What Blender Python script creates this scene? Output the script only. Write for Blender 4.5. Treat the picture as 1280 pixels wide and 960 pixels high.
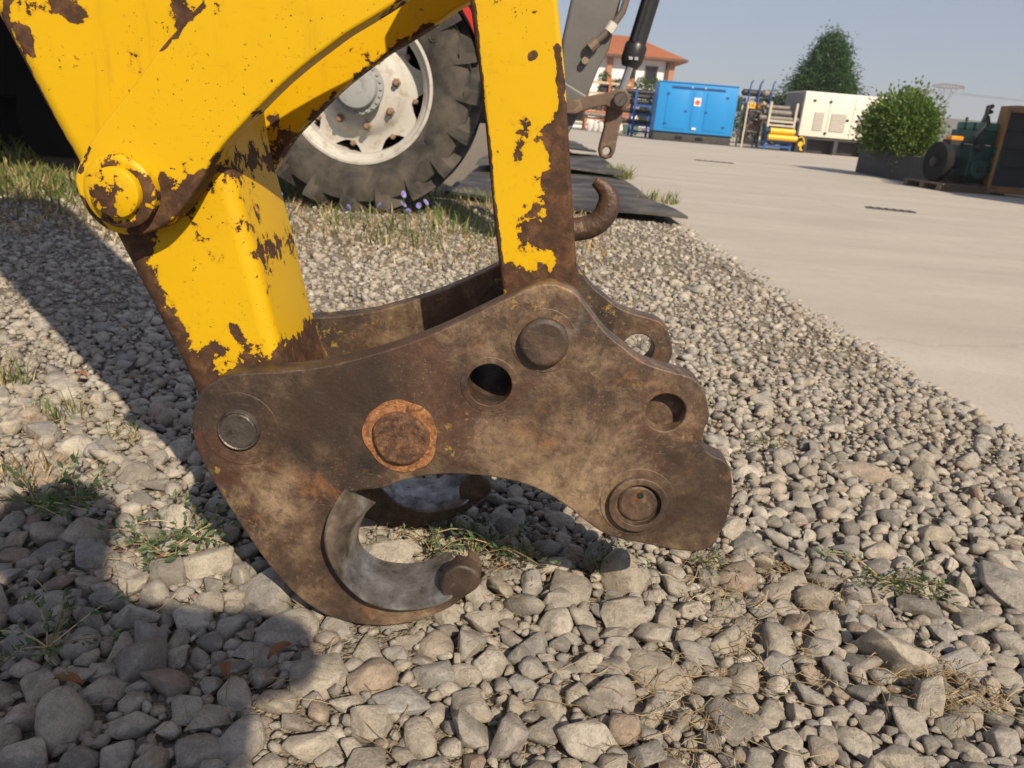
import bpy, bmesh, math, random
import numpy as np
from mathutils import Vector, Matrix, Euler

for o in list(bpy.data.objects): bpy.data.objects.remove(o)
scene = bpy.context.scene
COL = scene.collection
RAD = math.radians

# ---------------------------------------------------------------- camera, sky, sun, exposure
CAM_H, PITCH, ROLL = 0.65, RAD(19.6), RAD(4.8)
cd = bpy.data.cameras.new('camera'); cam = bpy.data.objects.new('camera', cd); COL.objects.link(cam)
cam.location = (0, 0, CAM_H)
cam.rotation_euler = (Matrix.Rotation(RAD(90) - PITCH, 3, 'X') @ Matrix.Rotation(ROLL, 3, 'Z')).to_euler()
cd.sensor_width = 36; cd.lens = 36 * 961 / 1280; cd.clip_start = 0.01; cd.clip_end = 6000
cd.dof.use_dof = True; cd.dof.focus_distance = 0.92; cd.dof.aperture_fstop = 12
scene.camera = cam

SUN = Vector((-0.545, 1.09, -1.0)).normalized()           # the way the light travels
ELEV = math.asin(-SUN.z); AZ = math.atan2(-SUN.x, -SUN.y)
w = bpy.data.worlds.new('World'); scene.world = w; w.use_nodes = True
nt = w.node_tree; bg = nt.nodes['Background']
sky = nt.nodes.new('ShaderNodeTexSky'); sky.sky_type = 'NISHITA'; sky.sun_disc = False
sky.sun_elevation = ELEV; sky.sun_rotation = AZ
sky.air_density = 1.0; sky.dust_density = 0.8; sky.ozone_density = 5.0
hz = nt.nodes.new('ShaderNodeMix'); hz.data_type = 'RGBA'; hz.inputs[0].default_value = .72       # even summer haze over the blue
nt.links.new(sky.outputs[0], hz.inputs[6]); hz.inputs[7].default_value = (2.45, 2.55, 3.0, 1)
nt.links.new(hz.outputs[2], bg.inputs[0]); bg.inputs[1].default_value = 0.112
sl = bpy.data.lights.new('sun', 'SUN'); sl.energy = 4.5; sl.angle = RAD(0.53); sl.color = (1.0, 0.85, 0.645)
so = bpy.data.objects.new('sun', sl); COL.objects.link(so); so.location = (3, -6, 6)
so.rotation_euler = SUN.to_track_quat('-Z', 'Y').to_euler()
scene.view_settings.view_transform = 'Standard'; scene.view_settings.look = 'None'
scene.view_settings.gamma = 1.0; scene.view_settings.exposure = 0.38
scene.view_settings.use_curve_mapping = False

# ---------------------------------------------------------------- helpers: nodes
class NT:
    def __init__(s, name):
        s.m = bpy.data.materials.new(name); s.m.use_nodes = True
        s.t = s.m.node_tree; s.t.nodes.clear()
        s.out = s.t.nodes.new('ShaderNodeOutputMaterial')
        s._tc = None
    def put(s, sock, v):
        if isinstance(v, bpy.types.NodeSocket): s.t.links.new(v, sock)
        elif v is not None:
            if isinstance(v, (tuple, list)) and len(v) == 3 and sock.type == 'RGBA': v = (*v, 1)
            sock.default_value = v
    def n(s, typ, out=0, props=None, **ins):
        nd = s.t.nodes.new(typ)
        for k, v in (props or {}).items(): setattr(nd, k, v)
        for k, v in ins.items():
            k2 = k.replace('_', ' ')
            s.put(nd.inputs[int(k[1:])] if k[0] == 'i' and k[1:].isdigit() else nd.inputs[k2], v)
        return nd.outputs[out]
    @property
    def P(s):
        if s._tc is None: s._tc = s.n('ShaderNodeTexCoord', 'Object')
        return s._tc
    def scaled(s, sc, rot=(0, 0, 0), loc=(0, 0, 0), v=None):
        return s.n('ShaderNodeMapping', Vector=v or s.P, Scale=sc, Rotation=rot, Location=loc)
    def noise(s, scale, detail=5, rough=.55, dist=0, v=None, out=0):
        return s.n('ShaderNodeTexNoise', out, Vector=v or s.P, Scale=scale, Detail=detail, Roughness=rough, Distortion=dist)
    def voro(s, scale, out=0, v=None, feat='F1', rand=1.0):
        return s.n('ShaderNodeTexVoronoi', out, {'feature': feat}, Vector=v or s.P, Scale=scale, Randomness=rand)
    def math(s, op, a, b=0, c=None, clamp=False):
        kw = dict(i0=a, i1=b)
        if c is not None: kw['i2'] = c
        return s.n('ShaderNodeMath', 0, {'operation': op, 'use_clamp': clamp}, **kw)
    def step(s, v, lo, hi, a=0, b=1):
        nd = s.t.nodes.new('ShaderNodeMapRange'); nd.interpolation_type = 'SMOOTHSTEP'
        for q, x in zip(nd.inputs, (v, lo, hi, a, b)): s.put(q, x)
        return nd.outputs[0]
    def mix(s, f, a, b, mode='MIX'):
        nd = s.t.nodes.new('ShaderNodeMix'); nd.data_type = 'RGBA'; nd.blend_type = mode
        s.put(nd.inputs[0], f); s.put(nd.inputs[6], a); s.put(nd.inputs[7], b)
        return nd.outputs[2]
    def ramp(s, f, stops, interp='LINEAR'):
        nd = s.t.nodes.new('ShaderNodeValToRGB'); cr = nd.color_ramp; cr.interpolation = interp
        while len(cr.elements) < len(stops): cr.elements.new(0.5)
        for e, (p, c) in zip(cr.elements, stops): e.position = p; e.color = (*c, 1)
        s.put(nd.inputs[0], f); return nd.outputs[0]
    def seg(s, a, b, r):
        """1 on the segment a-b of the object's XZ plane, fading to 0 at distance r"""
        q = s.n('ShaderNodeVectorMath', 0, {'operation': 'MULTIPLY'}, i0=s.P, i1=(1, 0, 1))
        A = Vector((a[0], 0, a[1])); AB = Vector((b[0] - a[0], 0, b[1] - a[1])); L2 = max(AB.length_squared, 1e-9)
        ap = s.n('ShaderNodeVectorMath', 0, {'operation': 'SUBTRACT'}, i0=q, i1=tuple(A))
        d = s.n('ShaderNodeVectorMath', 'Value', {'operation': 'DOT_PRODUCT'}, i0=ap, i1=tuple(AB / L2))
        d = s.math('MULTIPLY', d, 1.0, clamp=True)
        pr = s.n('ShaderNodeVectorMath', 0, {'operation': 'SCALE'}, i0=tuple(AB), Scale=d)
        df = s.n('ShaderNodeVectorMath', 0, {'operation': 'SUBTRACT'}, i0=ap, i1=pr)
        ln = s.n('ShaderNodeVectorMath', 'Value', {'operation': 'LENGTH'}, i0=df)
        return s.step(ln, 0, r, 1, 0)
    def bump(s, h, strength=.5, dist=.01, normal=None):
        return s.n('ShaderNodeBump', Height=h, Strength=strength, Distance=dist, Normal=normal)
    def bsdf(s, **kw):
        p = s.t.nodes.new('ShaderNodeBsdfPrincipled')
        for k, v in kw.items():
            k = {'col': 'Base Color', 'rough': 'Roughness', 'metal': 'Metallic', 'nrm': 'Normal', 'spec': 'Specular IOR Level'}.get(k, k)
            s.put(p.inputs[k], v)
        s.t.links.new(p.outputs[0], s.out.inputs[0]); return s.m

def simple(name, col, rough=.6, metal=0, var=.25, scale=8, bump=.15, bscale=60, dirt=None, dirt_amt=.5):
    t = NT(name)
    f = t.noise(scale, 6, .6)
    c = t.mix(f, tuple(max(0, x * (1 - var)) for x in col), tuple(min(1, x * (1 + var)) for x in col))
    if dirt:
        g = t.step(t.noise(scale * 1.7, 8, .65, .4), .5, .68, 0, dirt_amt)
        c = t.mix(g, c, dirt)
    r = t.math('ADD', t.math('MULTIPLY', t.noise(scale * 3, 4), .25), rough - .12)
    return t.bsdf(col=c, rough=r, metal=metal, nrm=t.bump(t.noise(bscale, 5), bump, .004))

# ---------------------------------------------------------------- helpers: objects
def tag(o, label=None, cat=None, group=None, kind=None):
    if label: o['label'] = label
    if cat: o['category'] = cat
    if group: o['group'] = group
    if kind: o['kind'] = kind
    return o
def thing(name, label, cat, loc=(0, 0, 0), rz=0, group=None):
    o = bpy.data.objects.new(name, None); COL.objects.link(o); o.empty_display_size = .1
    o.location = loc; o.rotation_euler = (0, 0, rz)
    return tag(o, label, cat, group)
def link(name, me, mats, parent=None, world=False):
    o = bpy.data.objects.new(name, me); COL.objects.link(o)
    if not isinstance(mats, (list, tuple)): mats = [mats]
    if not me.materials:
        for m in mats: me.materials.append(m)
    if parent is not None:
        o.parent = parent
        if world:                                  # mesh made in world metres: undo the offset of the whole chain
            off = Vector((0, 0, 0)); p = parent
            while p is not None: off += p.location; p = p.parent
            o.location = -off
    return o
def mesh_np(name, V, F, smooth=True):
    V = np.asarray(V, np.float32); F = np.asarray(F, np.int32)
    me = bpy.data.meshes.new(name); k = F.shape[1]
    me.vertices.add(len(V)); me.vertices.foreach_set('co', V.ravel())
    me.loops.add(F.size); me.loops.foreach_set('vertex_index', F.ravel())
    me.polygons.add(len(F)); me.polygons.foreach_set('loop_start', np.arange(0, F.size, k, dtype=np.int32))
    me.polygons.foreach_set('loop_total', np.full(len(F), k, np.int32))
    me.polygons.foreach_set('use_smooth', np.full(len(F), smooth, bool))
    me.update(calc_edges=True); return me

class MB:
    """collects solids into one mesh"""
    def __init__(s): s.v = []; s.f = []; s.sm = []
    def add(s, V, F, smooth=False):
        b = len(s.v); s.v += [tuple(p) for p in V]
        for f in F: s.f.append(tuple(i + b for i in f)); s.sm.append(smooth)
        return s
    def box(s, c, d, rot=None, taper=1.0):
        x, y, z = (q / 2 for q in d)
        V = [Vector(p) for p in ((-x, -y, -z), (x, -y, -z), (x, y, -z), (-x, y, -z), (-x * taper, -y * taper, z), (x * taper, -y * taper, z), (x * taper, y * taper, z), (-x * taper, y * taper, z))]
        if rot is not None: M = Euler(rot).to_matrix(); V = [M @ p for p in V]
        V = [p + Vector(c) for p in V]
        return s.add(V, [(0, 3, 2, 1), (4, 5, 6, 7), (0, 1, 5, 4), (1, 2, 6, 5), (2, 3, 7, 6), (3, 0, 4, 7)])
    def tube(s, pts, r, n=10, cap=True, smooth=True, flat=1.0, up=None):
        pts = [Vector(p) for p in pts]; r = r if isinstance(r, (list, tuple)) else [r] * len(pts)
        b = len(s.v); prev = None
        for i, p in enumerate(pts):
            d = (pts[min(i + 1, len(pts) - 1)] - pts[max(i - 1, 0)]).normalized()
            u = (prev - d * prev.dot(d)) if prev is not None else d.cross(Vector(up or (0.31, 0.2, 0.93)))
            if u.length < 1e-5: u = d.cross(Vector((1, 0, 0)))
            u.normalize(); prev = u; vv = d.cross(u)
            for k in range(n):
                a = 2 * math.pi * k / n; s.v.append(tuple(p + (u * math.cos(a) + vv * math.sin(a) * flat) * r[i]))
        for i in range(len(pts) - 1):
            for k in range(n):
                k2 = (k + 1) % n
                s.f.append((b + i * n + k, b + i * n + k2, b + (i + 1) * n + k2, b + (i + 1) * n + k)); s.sm.append(smooth)
        if cap:
            s.f.append(tuple(b + k for k in reversed(range(n)))); s.sm.append(False)
            e = b + (len(pts) - 1) * n; s.f.append(tuple(e + k for k in range(n))); s.sm.append(False)
        return s
    def cyl(s, p0, p1, r0, r1=None, n=20, smooth=True): return s.tube([p0, p1], [r0, r0 if r1 is None else r1], n, True, smooth)
    def lathe(s, prof, axis='Y', c=(0, 0, 0), n=48, closed=False, smooth=True):
        """prof: (radius, along) pairs turned round an axis"""
        b = len(s.v); C = Vector(c)
        for k in range(n):
            a = 2 * math.pi * k / n; ca, sa = math.cos(a), math.sin(a)
            for r, h in prof:
                p = {'Y': (r * ca, h, r * sa), 'Z': (r * ca, r * sa, h), 'X': (h, r * ca, r * sa)}[axis]
                s.v.append(tuple(C + Vector(p)))
        m = len(prof)
        for k in range(n):
            k2 = (k + 1) % n
            for i in range(m if closed else m - 1):
                j = (i + 1) % m
                s.f.append((b + k * m + i, b + k * m + j, b + k2 * m + j, b + k2 * m + i)); s.sm.append(smooth)
        return s
    def build(s, name, mats, parent=None, world=False, bevel=0, seg=2, weld=False):
        me = bpy.data.meshes.new(name); me.from_pydata([tuple(p) for p in s.v], [], s.f)
        me.polygons.foreach_set('use_smooth', s.sm)
        bm = bmesh.new(); bm.from_mesh(me)
        if weld: bmesh.ops.remove_doubles(bm, verts=bm.verts, dist=1e-5)
        bmesh.ops.recalc_face_normals(bm, faces=bm.faces)
        if bevel:
            ed = [e for e in bm.edges if len(e.link_faces) == 2 and e.calc_face_angle(0) > RAD(35)]
            bmesh.ops.bevel(bm, geom=ed, offset=bevel, segments=seg, affect='EDGES', profile=.6, clamp_overlap=True)
            for f in bm.faces: f.smooth = f.smooth or f.calc_area() < bevel * 30 * bevel * 0 
        bm.to_mesh(me); bm.free(); me.update(); me.set_sharp_from_angle(angle=RAD(38))
        return link(name, me, mats, parent, world)

def spline(pts, per=4, closed=True):
    """Catmull-Rom through 2-D points"""
    n = len(pts); out = []
    rng = range(n) if closed else range(n - 1)
    for i in rng:
        g = (lambda k: pts[k % n]) if closed else (lambda k: pts[min(max(k, 0), n - 1)])
        p0, p1, p2, p3 = g(i - 1), g(i), g(i + 1), g(i + 2)
        for t in range(per):
            t /= per
            out.append(tuple(.5 * (2 * b + (c - a) * t + (2 * a - 5 * b + 4 * c - d) * t * t + (3 * b - a - 3 * c + d) * t ** 3) for a, b, c, d in zip(p0, p1, p2, p3)))
    if not closed: out.append(tuple(pts[-1]))
    return out
def circle(c, r, n=40, wob=0, seed=0):
    R = random.Random(seed)
    return [(c[0] + r * (1 + wob * R.uniform(-1, 1)) * math.cos(2 * math.pi * k / n), c[1] + r * (1 + wob * R.uniform(-1, 1)) * math.sin(2 * math.pi * k / n)) for k in range(n)]
def blob(c, r, amp, seed, n=60):
    R = random.Random(seed); ph = [(k, R.uniform(0, 6.28), amp * R.uniform(.5, 1) / k ** .7) for k in (2, 3, 5, 8, 13)]
    return [(c[0] + r * (1 + sum(a * math.sin(k * t_ + p) for k, p, a in ph)) * math.cos(t_), c[1] + r * (1 + sum(a * math.sin(k * t_ + p) for k, p, a in ph)) * math.sin(t_)) for t_ in (2 * math.pi * q / n for q in range(n))]
def plate_mesh(name, loops, y0, y1, bevel=.002, res=2):
    """outline(s) in world X,Z (first the rim, then holes) made into a slab from y0 to y1 with rounded edges"""
    cu = bpy.data.curves.new(name, 'CURVE'); cu.dimensions = '2D'; cu.fill_mode = 'BOTH'
    cu.extrude = (y1 - y0) / 2 - bevel; cu.bevel_depth = bevel; cu.bevel_resolution = res; cu.offset = -bevel
    for lp in loops:
        sp = cu.splines.new('POLY'); sp.points.add(len(lp) - 1); sp.use_cyclic_u = True
        for p, (x, z) in zip(sp.points, lp): p.co = (x, z, 0, 1)
    tmp = bpy.data.objects.new(name, cu); COL.objects.link(tmp); bpy.context.view_layer.update()
    me = bpy.data.meshes.new_from_object(tmp.evaluated_get(bpy.context.evaluated_depsgraph_get()))
    bpy.data.objects.remove(tmp); bpy.data.curves.remove(cu)
    me.transform(Matrix(((1, 0, 0, 0), (0, 0, -1, (y0 + y1) / 2), (0, 1, 0, 0), (0, 0, 0, 1))))
    bm = bmesh.new(); bm.from_mesh(me); bmesh.ops.remove_doubles(bm, verts=bm.verts, dist=1e-6)
    bmesh.ops.recalc_face_normals(bm, faces=bm.faces)
    for f in bm.faces:
        ny = abs(f.normal.y); f.smooth = ny < .995
        f.material_index = 1 if .05 < ny < .995 else 0
    bm.to_mesh(me); bm.free(); me.materials.clear(); me.name = name
    return me
def plate(name, loops, y0, y1, mats, parent, bevel=.002, res=2):
    me = plate_mesh(name, loops, y0, y1, bevel, res)
    if not isinstance(mats, (list, tuple)): mats = [mats, mats]
    return link(name, me, mats, parent, True)
def copy_tree(o, parent=None):
    c = o.copy(); COL.objects.link(c); c.parent = parent
    for ch in o.children: copy_tree(ch, c)
    return c

# ---------------------------------------------------------------- materials
def chip_paint(name, col, biases, base=.665, rust=(.070, .036, .021), shift=(0, 0, 0), grime=.12):
    """paint flaked down to rusty steel: more of it along the given worn lines (a, b, reach, strength)"""
    t = NT(name)
    v = t.scaled((1, 1, 1), loc=shift)
    n1 = t.noise(11, 9, .62, .5, v); n2 = t.noise(48, 7, .6, .3, v)
    f = t.math('ADD', t.math('MULTIPLY', n1, .85), t.math('SUBTRACT', t.math('ADD', t.math('MULTIPLY', n2, .72), t.math('MULTIPLY', t.noise(130, 6, .65, 0, v), .35)), .46))
    for a, b, r, k in biases:
        f = t.math('ADD', f, t.math('MULTIPLY', t.seg(a, b, r), k))
    m = t.step(f, base - .004, base + .008)
    sp = t.step(t.noise(170, 4, .65, 0, v), .655, .68)
    patch = t.step(t.noise(7, 4, .6, 0, v), .46, .60)
    m = t.math('MAXIMUM', m, t.math('MULTIPLY', sp, patch))
    dirty = t.noise(5, 7, .65, .3, v)
    fade = t.noise(2.2, 3, .5, 0, v)
    pc = t.mix(t.step(dirty, .5, .8, 0, grime * 2), col, (col[0] * .55, col[1] * .5, .02))
    pc = t.mix(t.step(fade, .4, .7, 0, .25), pc, tuple(min(1, x * 1.12 + .012) for x in col))
    halo = t.step(f, base - .07, base - .005, 0, .35)
    pc = t.mix(halo, pc, (col[0] * .62, col[1] * .45, .015))
    sc = t.step(t.noise(30, 4, .7, 0, t.scaled((1, 1, 9), rot=(0, .5, 0), v=v)), .66, .70, 0, .35)
    pc = t.mix(sc, pc, (col[0] * .6, col[1] * .5, .03))
    drip = t.step(t.noise(20, 6, .7, 0, t.scaled((1, 1, .12), v=v)), .56, .72, 0, .28); pc = t.mix(drip, pc, (col[0] * .5, col[1] * .42, .02))
    smud = t.step(t.noise(75, 8, .75, .3, v), .56, .70, 0, .35); pc = t.mix(t.math('MULTIPLY', smud, t.step(dirty, .42, .62)), pc, (.20, .12, .03))
    rc = t.ramp(t.noise(60, 8, .7, .4, v), [(.25, tuple(x * .4 for x in rust)), (.5, rust), (.68, (.15, .075, .035)), (.82, (.22, .15, .10))])
    c = t.mix(m, pc, rc)
    r = t.math('ADD', t.math('MULTIPLY', m, .33), t.math('ADD', t.math('MULTIPLY', dirty, .22), .32))
    h = t.math('ADD', t.math('MULTIPLY', m, -1.0), t.math('MULTIPLY', t.noise(90, 6, .6, 0, v), t.math('ADD', t.math('MULTIPLY', m, .9), .06)))
    orange = t.math('MULTIPLY', t.noise(16, 3, .5, 0, v), .8)
    nn = t.bump(orange, .22, .006)
    return t.bsdf(col=c, rough=r, nrm=t.bump(h, .9, .0018, nn), spec=.25)

def rusty_steel(name, shift=(0, 0, 0), tan=1.0, dark=1.0, gold=True, tans=(), darks=()):
    t = NT(name); v = t.scaled((1, 1, 1), loc=shift)
    big = t.noise(5.2, 12, .66, .9, v); mid = t.noise(19, 12, .72, .5, v); fine = t.noise(120, 10, .75, .2, v)
    f = t.math('SUBTRACT', t.math('ADD', t.math('MULTIPLY', big, 1.0), t.math('MULTIPLY', mid, .55)), .315)
    for a, b, r, k in tans: f = t.math('ADD', f, t.math('MULTIPLY', t.seg(a, b, r), k))
    c = t.ramp(f, [(.28, (.028 * dark, .022 * dark, .019 * dark)), (.41, (.062 * dark, .042 * dark, .032 * dark)), (.50, (.105, .065, .043)), (.58, (.175 * tan, .118 * tan, .075 * tan)), (.70, (.30 * tan, .215 * tan, .135 * tan)), (.8, (.42 * tan, .31 * tan, .20 * tan))])
    hi = t.noise(33, 14, .78, .35, t.scaled((1, 1, 1), loc=(2 + shift[0], 6, 3)))
    c = t.mix(t.math('MULTIPLY', t.step(hi, .52, .56), t.step(big, .42, .60, .05, .42)), c, t.ramp(fine, [(.35, (.19 * tan, .135 * tan, .088 * tan)), (.6, (.32 * tan, .235 * tan, .155 * tan))]))
    c = t.mix(t.step(hi, .47, .42, 0, .40), c, (.040, .027, .020))
    red = t.step(t.noise(8, 7, .62, 1.1, t.scaled((1, 1, 1), loc=(3 + shift[0], 1, 2))), .54, .62, 0, .7)
    c = t.mix(red, c, (.085, .040, .026))
    org = t.step(t.noise(13, 8, .7, .5, t.scaled((1, 1, 1), loc=(7 + shift[0], 4, 1))), .58, .70, 0, .75)
    c = t.mix(org, c, (.27, .125, .045))
    gry = t.step(t.noise(10, 8, .68, .5, t.scaled((1, 1, 1), loc=(1, 9 + shift[0], 5))), .60, .68, 0, .4)
    c = t.mix(gry, c, (.19, .175, .165))
    if gold:
        gd = t.math('MULTIPLY', t.step(t.noise(70, 6, .7, 0, v), .58, .66), t.step(t.noise(7, 4, .6, 0, t.scaled((1, 1, 1), loc=(5, 5, 8))), .48, .62))
        c = t.mix(t.math('MULTIPLY', gd, .8), c, (.40, .27, .06))
    c = t.mix(t.step(fine, .36, .54, .40, 0), c, (.030, .021, .017))
    c = t.mix(t.step(fine, .60, .70, 0, .5), c, (.36, .27, .18))
    dots = t.math('MULTIPLY', t.step(t.voro(160, 0, v), .10, .20, 1, 0), t.step(t.noise(9, 3, .5, 0, v), .5, .6)); c = t.mix(t.math('MULTIPLY', dots, .3), c, (.36, .28, .20))
    scr = t.step(t.noise(28, 5, .75, 0, t.scaled((14, 1, 1), rot=(0, .55, 0), v=v)), .645, .68, 0, .55)
    scr = t.math('MULTIPLY', scr, t.step(mid, .42, .6))
    c = t.mix(scr, c, (.34, .29, .23))
    sc2 = t.step(t.noise(22, 5, .75, 0, t.scaled((1, 1, 16), rot=(0, .25, 0), v=v)), .655, .685, 0, .5); c = t.mix(sc2, c, (.36, .30, .24))
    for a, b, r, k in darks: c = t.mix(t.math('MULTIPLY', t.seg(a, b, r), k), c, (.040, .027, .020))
    r = t.math('ADD', t.math('MULTIPLY', mid, .5), .20)
    h = t.math('ADD', t.math('MULTIPLY', mid, .7), t.math('MULTIPLY', fine, .4))
    h = t.math('ADD', h, t.math('MULTIPLY', scr, -.3))
    return t.bsdf(col=c, rough=r, metal=.08, nrm=t.bump(h, .75, .0035), spec=.5)

YEL = (.60, .365, .0035)
M = {}
M['edge'] = simple('worn_edge_steel', (.30, .235, .185), .38, .5, .4, 30, .3, 150)
M['pin'] = rusty_steel('pin_steel', (2, 0, 0), tan=.7, gold=False)
M['oily'] = simple('oily_steel', (.115, .10, .088), .42, .55, .45, 40, .35, 200, (.05, .03, .02), .8)
M['tip'] = rusty_steel('hook_tip_steel', (6, 2, 7), tan=.8)
M['rust'] = rusty_steel('rust_orange', (4, 1, 0), tan=.9, gold=False)
t = NT('flaking_rust'); f = t.noise(110, 12, .78, .6)
M['flake'] = t.bsdf(col=t.ramp(f, [(.36, (.07, .035, .022)), (.46, (.20, .085, .035)), (.54, (.34, .15, .06)), (.66, (.46, .27, .13))]), rough=.9, nrm=t.bump(t.noise(160, 7, .7), .9, .003))
t = NT('rusty_plug'); f = t.noise(90, 12, .78, .8)
M['flake2'] = t.bsdf(col=t.ramp(f, [(.36, (.045, .025, .018)), (.47, (.12, .06, .035)), (.56, (.22, .11, .055)), (.68, (.36, .20, .10))]), rough=.85, nrm=t.bump(t.noise(120, 9, .75, .5), 1.0, .006))
t = NT('polished_jaw_steel'); f = t.noise(9, 7, .62, .6); g = t.noise(38, 8, .65)
low_silver = t.seg((-0.1815, 0.0734), (-0.0763, 0.0581), .062)  # more silvery steel along the bottom of the hook
k = t.step(t.math('ADD', t.math('ADD', t.math('MULTIPLY', f, .6), t.math('MULTIPLY', g, .4)), t.math('MULTIPLY', low_silver, .22)), .56, .74)
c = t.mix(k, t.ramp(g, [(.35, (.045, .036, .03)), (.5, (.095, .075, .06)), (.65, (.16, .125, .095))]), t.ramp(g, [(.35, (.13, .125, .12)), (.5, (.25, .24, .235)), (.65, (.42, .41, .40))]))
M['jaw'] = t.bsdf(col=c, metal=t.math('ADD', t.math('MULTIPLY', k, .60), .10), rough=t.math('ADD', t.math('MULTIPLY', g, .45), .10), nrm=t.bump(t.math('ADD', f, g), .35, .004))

def stone_mat(name, tint, bias=0.0):
    t = NT(name)
    rnd = t.math('FRACT', t.math('ADD', t.n('ShaderNodeNewGeometry', 'Random Per Island'), t.n('ShaderNodeObjectInfo', 'Random')))
    base = t.ramp(rnd, [(.0, (.22, .215, .205)), (.14, (.34, .315, .28)), (.30, (.44, .405, .35)), (.42, (.29, .285, .28)), (.56, (.47, .44, .39)), (.70, (.38, .34, .285)), (.82, (.55, .52, .465)), (.91, (.33, .26, .21)), (1.0, (.38, .38, .38))])
    v = t.n('ShaderNodeVectorMath', 0, {'operation': 'ADD'}, i0=t.n('ShaderNodeNewGeometry', 'Position'), i1=t.n('ShaderNodeCombineXYZ', i0=t.math('MULTIPLY', rnd, 9.0), i1=0.0, i2=0.0))
    mot = t.noise(46, 10, .72, .4, v); fin = t.noise(330, 6, .75, 0, v)
    c = t.mix(t.step(mot, .36, .56, .48, 0), base, (.14, .122, .105))
    c = t.mix(t.step(mot, .54, .68, 0, .6), c, (.55, .49, .40))
    band = t.noise(14, 4, .6, 0, t.scaled((1, 1, 7), rot=(.6, .9, 0), v=v))
    c = t.mix(t.step(band, .62, .68, 0, .35), c, (.58, .55, .50))
    c = t.mix(t.step(fin, .36, .56, .32, 0), c, (.10, .09, .08))
    c = t.mix(1.0, c, tint, 'MULTIPLY')
    return t.bsdf(col=c, rough=t.math('ADD', t.math('MULTIPLY', mot, .25), .68), nrm=t.bump(t.math('ADD', t.math('MULTIPLY', mot, .9), t.math('MULTIPLY', fin, .35)), 1.0, .008), spec=.3)
M['stone'] = stone_mat('river_stone', (1.17, 1.14, 1.09))

t = NT('gritty_soil')
gp = t.n('ShaderNodeNewGeometry', 'Position')
a = t.voro(95, 'Color', gp); ad = t.voro(95, 'Distance', gp); b = t.voro(260, 'Color', gp); bd = t.voro(260, 'Distance', gp)
big = t.noise(1.3, 6, .6, .3, gp); dust = t.noise(9, 7, .65, .4, gp)
ga = t.n('ShaderNodeSeparateColor', 0, i0=a); gb = t.n('ShaderNodeSeparateColor', 0, i0=b)
ca = t.ramp(ga, [(0, (.12, .10, .082)), (.5, (.21, .18, .145)), (1, (.36, .32, .26))]); cb = t.ramp(gb, [(0, (.095, .078, .06)), (1, (.25, .21, .165))])
c = t.mix(t.step(ga, .35, .45), cb, ca)
c = t.mix(t.step(dust, .46, .64, 0, .55), c, (.30, .25, .185))
c = t.mix(t.step(big, .5, .72, 0, .4), c, (.24, .20, .14))
h = t.math('ADD', t.math('MULTIPLY', ad, -.9), t.math('MULTIPLY', bd, -.4))
M['soil'] = t.bsdf(col=c, rough=.95, nrm=t.bump(h, .8, .012), spec=.15)

t = NT('dusty_concrete')
gp = t.n('ShaderNodeNewGeometry', 'Position')
st = t.noise(1.1, 8, .62, .4, t.scaled((.35, 1.3, 1), rot=(0, 0, -.35), v=gp)); sm = t.noise(7, 8, .7, .2, gp); fi = t.noise(120, 5, .7, 0, gp)
c = t.ramp(st, [(.28, (.39, .355, .31)), (.5, (.445, .405, .355)), (.7, (.50, .46, .405))])
c = t.mix(t.step(sm, .35, .6, .22, 0), c, (.36, .32, .27))
c = t.mix(t.step(t.noise(.55, 5, .6, .6, gp), .60, .68, 0, .16), c, (.30, .265, .23))
c = t.mix(t.step(t.noise(3.1, 7, .7, 1.2, gp), .68, .71, 0, .5), c, (.55, .52, .48))
c = t.mix(t.step(fi, .3, .6, .25, 0), c, (.24, .22, .195))
crack = t.step(t.voro(.23, 0, t.n('ShaderNodeVectorMath', 0, {'operation': 'ADD'}, i0=gp, i1=t.n('ShaderNodeVectorMath', 0, {'operation': 'SCALE'}, i0=t.noise(1.5, 5, .6, 0, gp, 1), Scale=.5)), 'DISTANCE_TO_EDGE'), 0, .004, .15, 0)
c = t.mix(crack, c, (.15, .13, .11))
M['concrete'] = t.bsdf(col=c, rough=.9, nrm=t.bump(t.math('ADD', fi, sm), .35, .004), spec=.2)

def leaf_mat(name, c0, c1, c2, trans=.3):
    t = NT(name); r = t.n('ShaderNodeNewGeometry', 'Random Per Island')
    c = t.ramp(r, [(0, c0), (.55, c1), (1, c2)])
    p = t.n('ShaderNodeBsdfPrincipled', i0=c, Roughness=.5)
    tr = t.n('ShaderNodeBsdfTranslucent', i0=t.mix(1.0, c, (1.1, 1.2, .5), 'MULTIPLY'))
    mx = t.n('ShaderNodeMixShader', i0=trans, i1=p, i2=tr); t.t.links.new(mx, t.out.inputs[0]); return t.m
M['leaf'] = leaf_mat('bush_leaf', (.055, .105, .018), (.105, .185, .03), (.19, .27, .05))
M['conifer'] = leaf_mat('conifer_leaf', (.018, .055, .014), (.036, .098, .022), (.065, .145, .035), .2)
M['hedge'] = leaf_mat('hedge_leaf', (.03, .06, .015), (.06, .11, .025), (.10, .16, .035), .25)
M['weed'] = leaf_mat('weed_leaf', (.055, .095, .045), (.095, .15, .065), (.15, .20, .09))
M['grass'] = leaf_mat('grass_blade', (.08, .13, .03), (.16, .20, .06), (.34, .29, .12))
M['straw'] = leaf_mat('dry_straw', (.20, .13, .06), (.38, .27, .13), (.52, .42, .24), .15)
M['petal'] = leaf_mat('violet_petal', (.22, .20, .55), (.30, .27, .68), (.40, .36, .75), .3)
M['deadleaf'] = simple('dead_leaf', (.20, .09, .04), .8, 0, .4, 60)
M['bark'] = simple('bark', (.12, .085, .06), .9, 0, .4, 20, .6)

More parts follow.
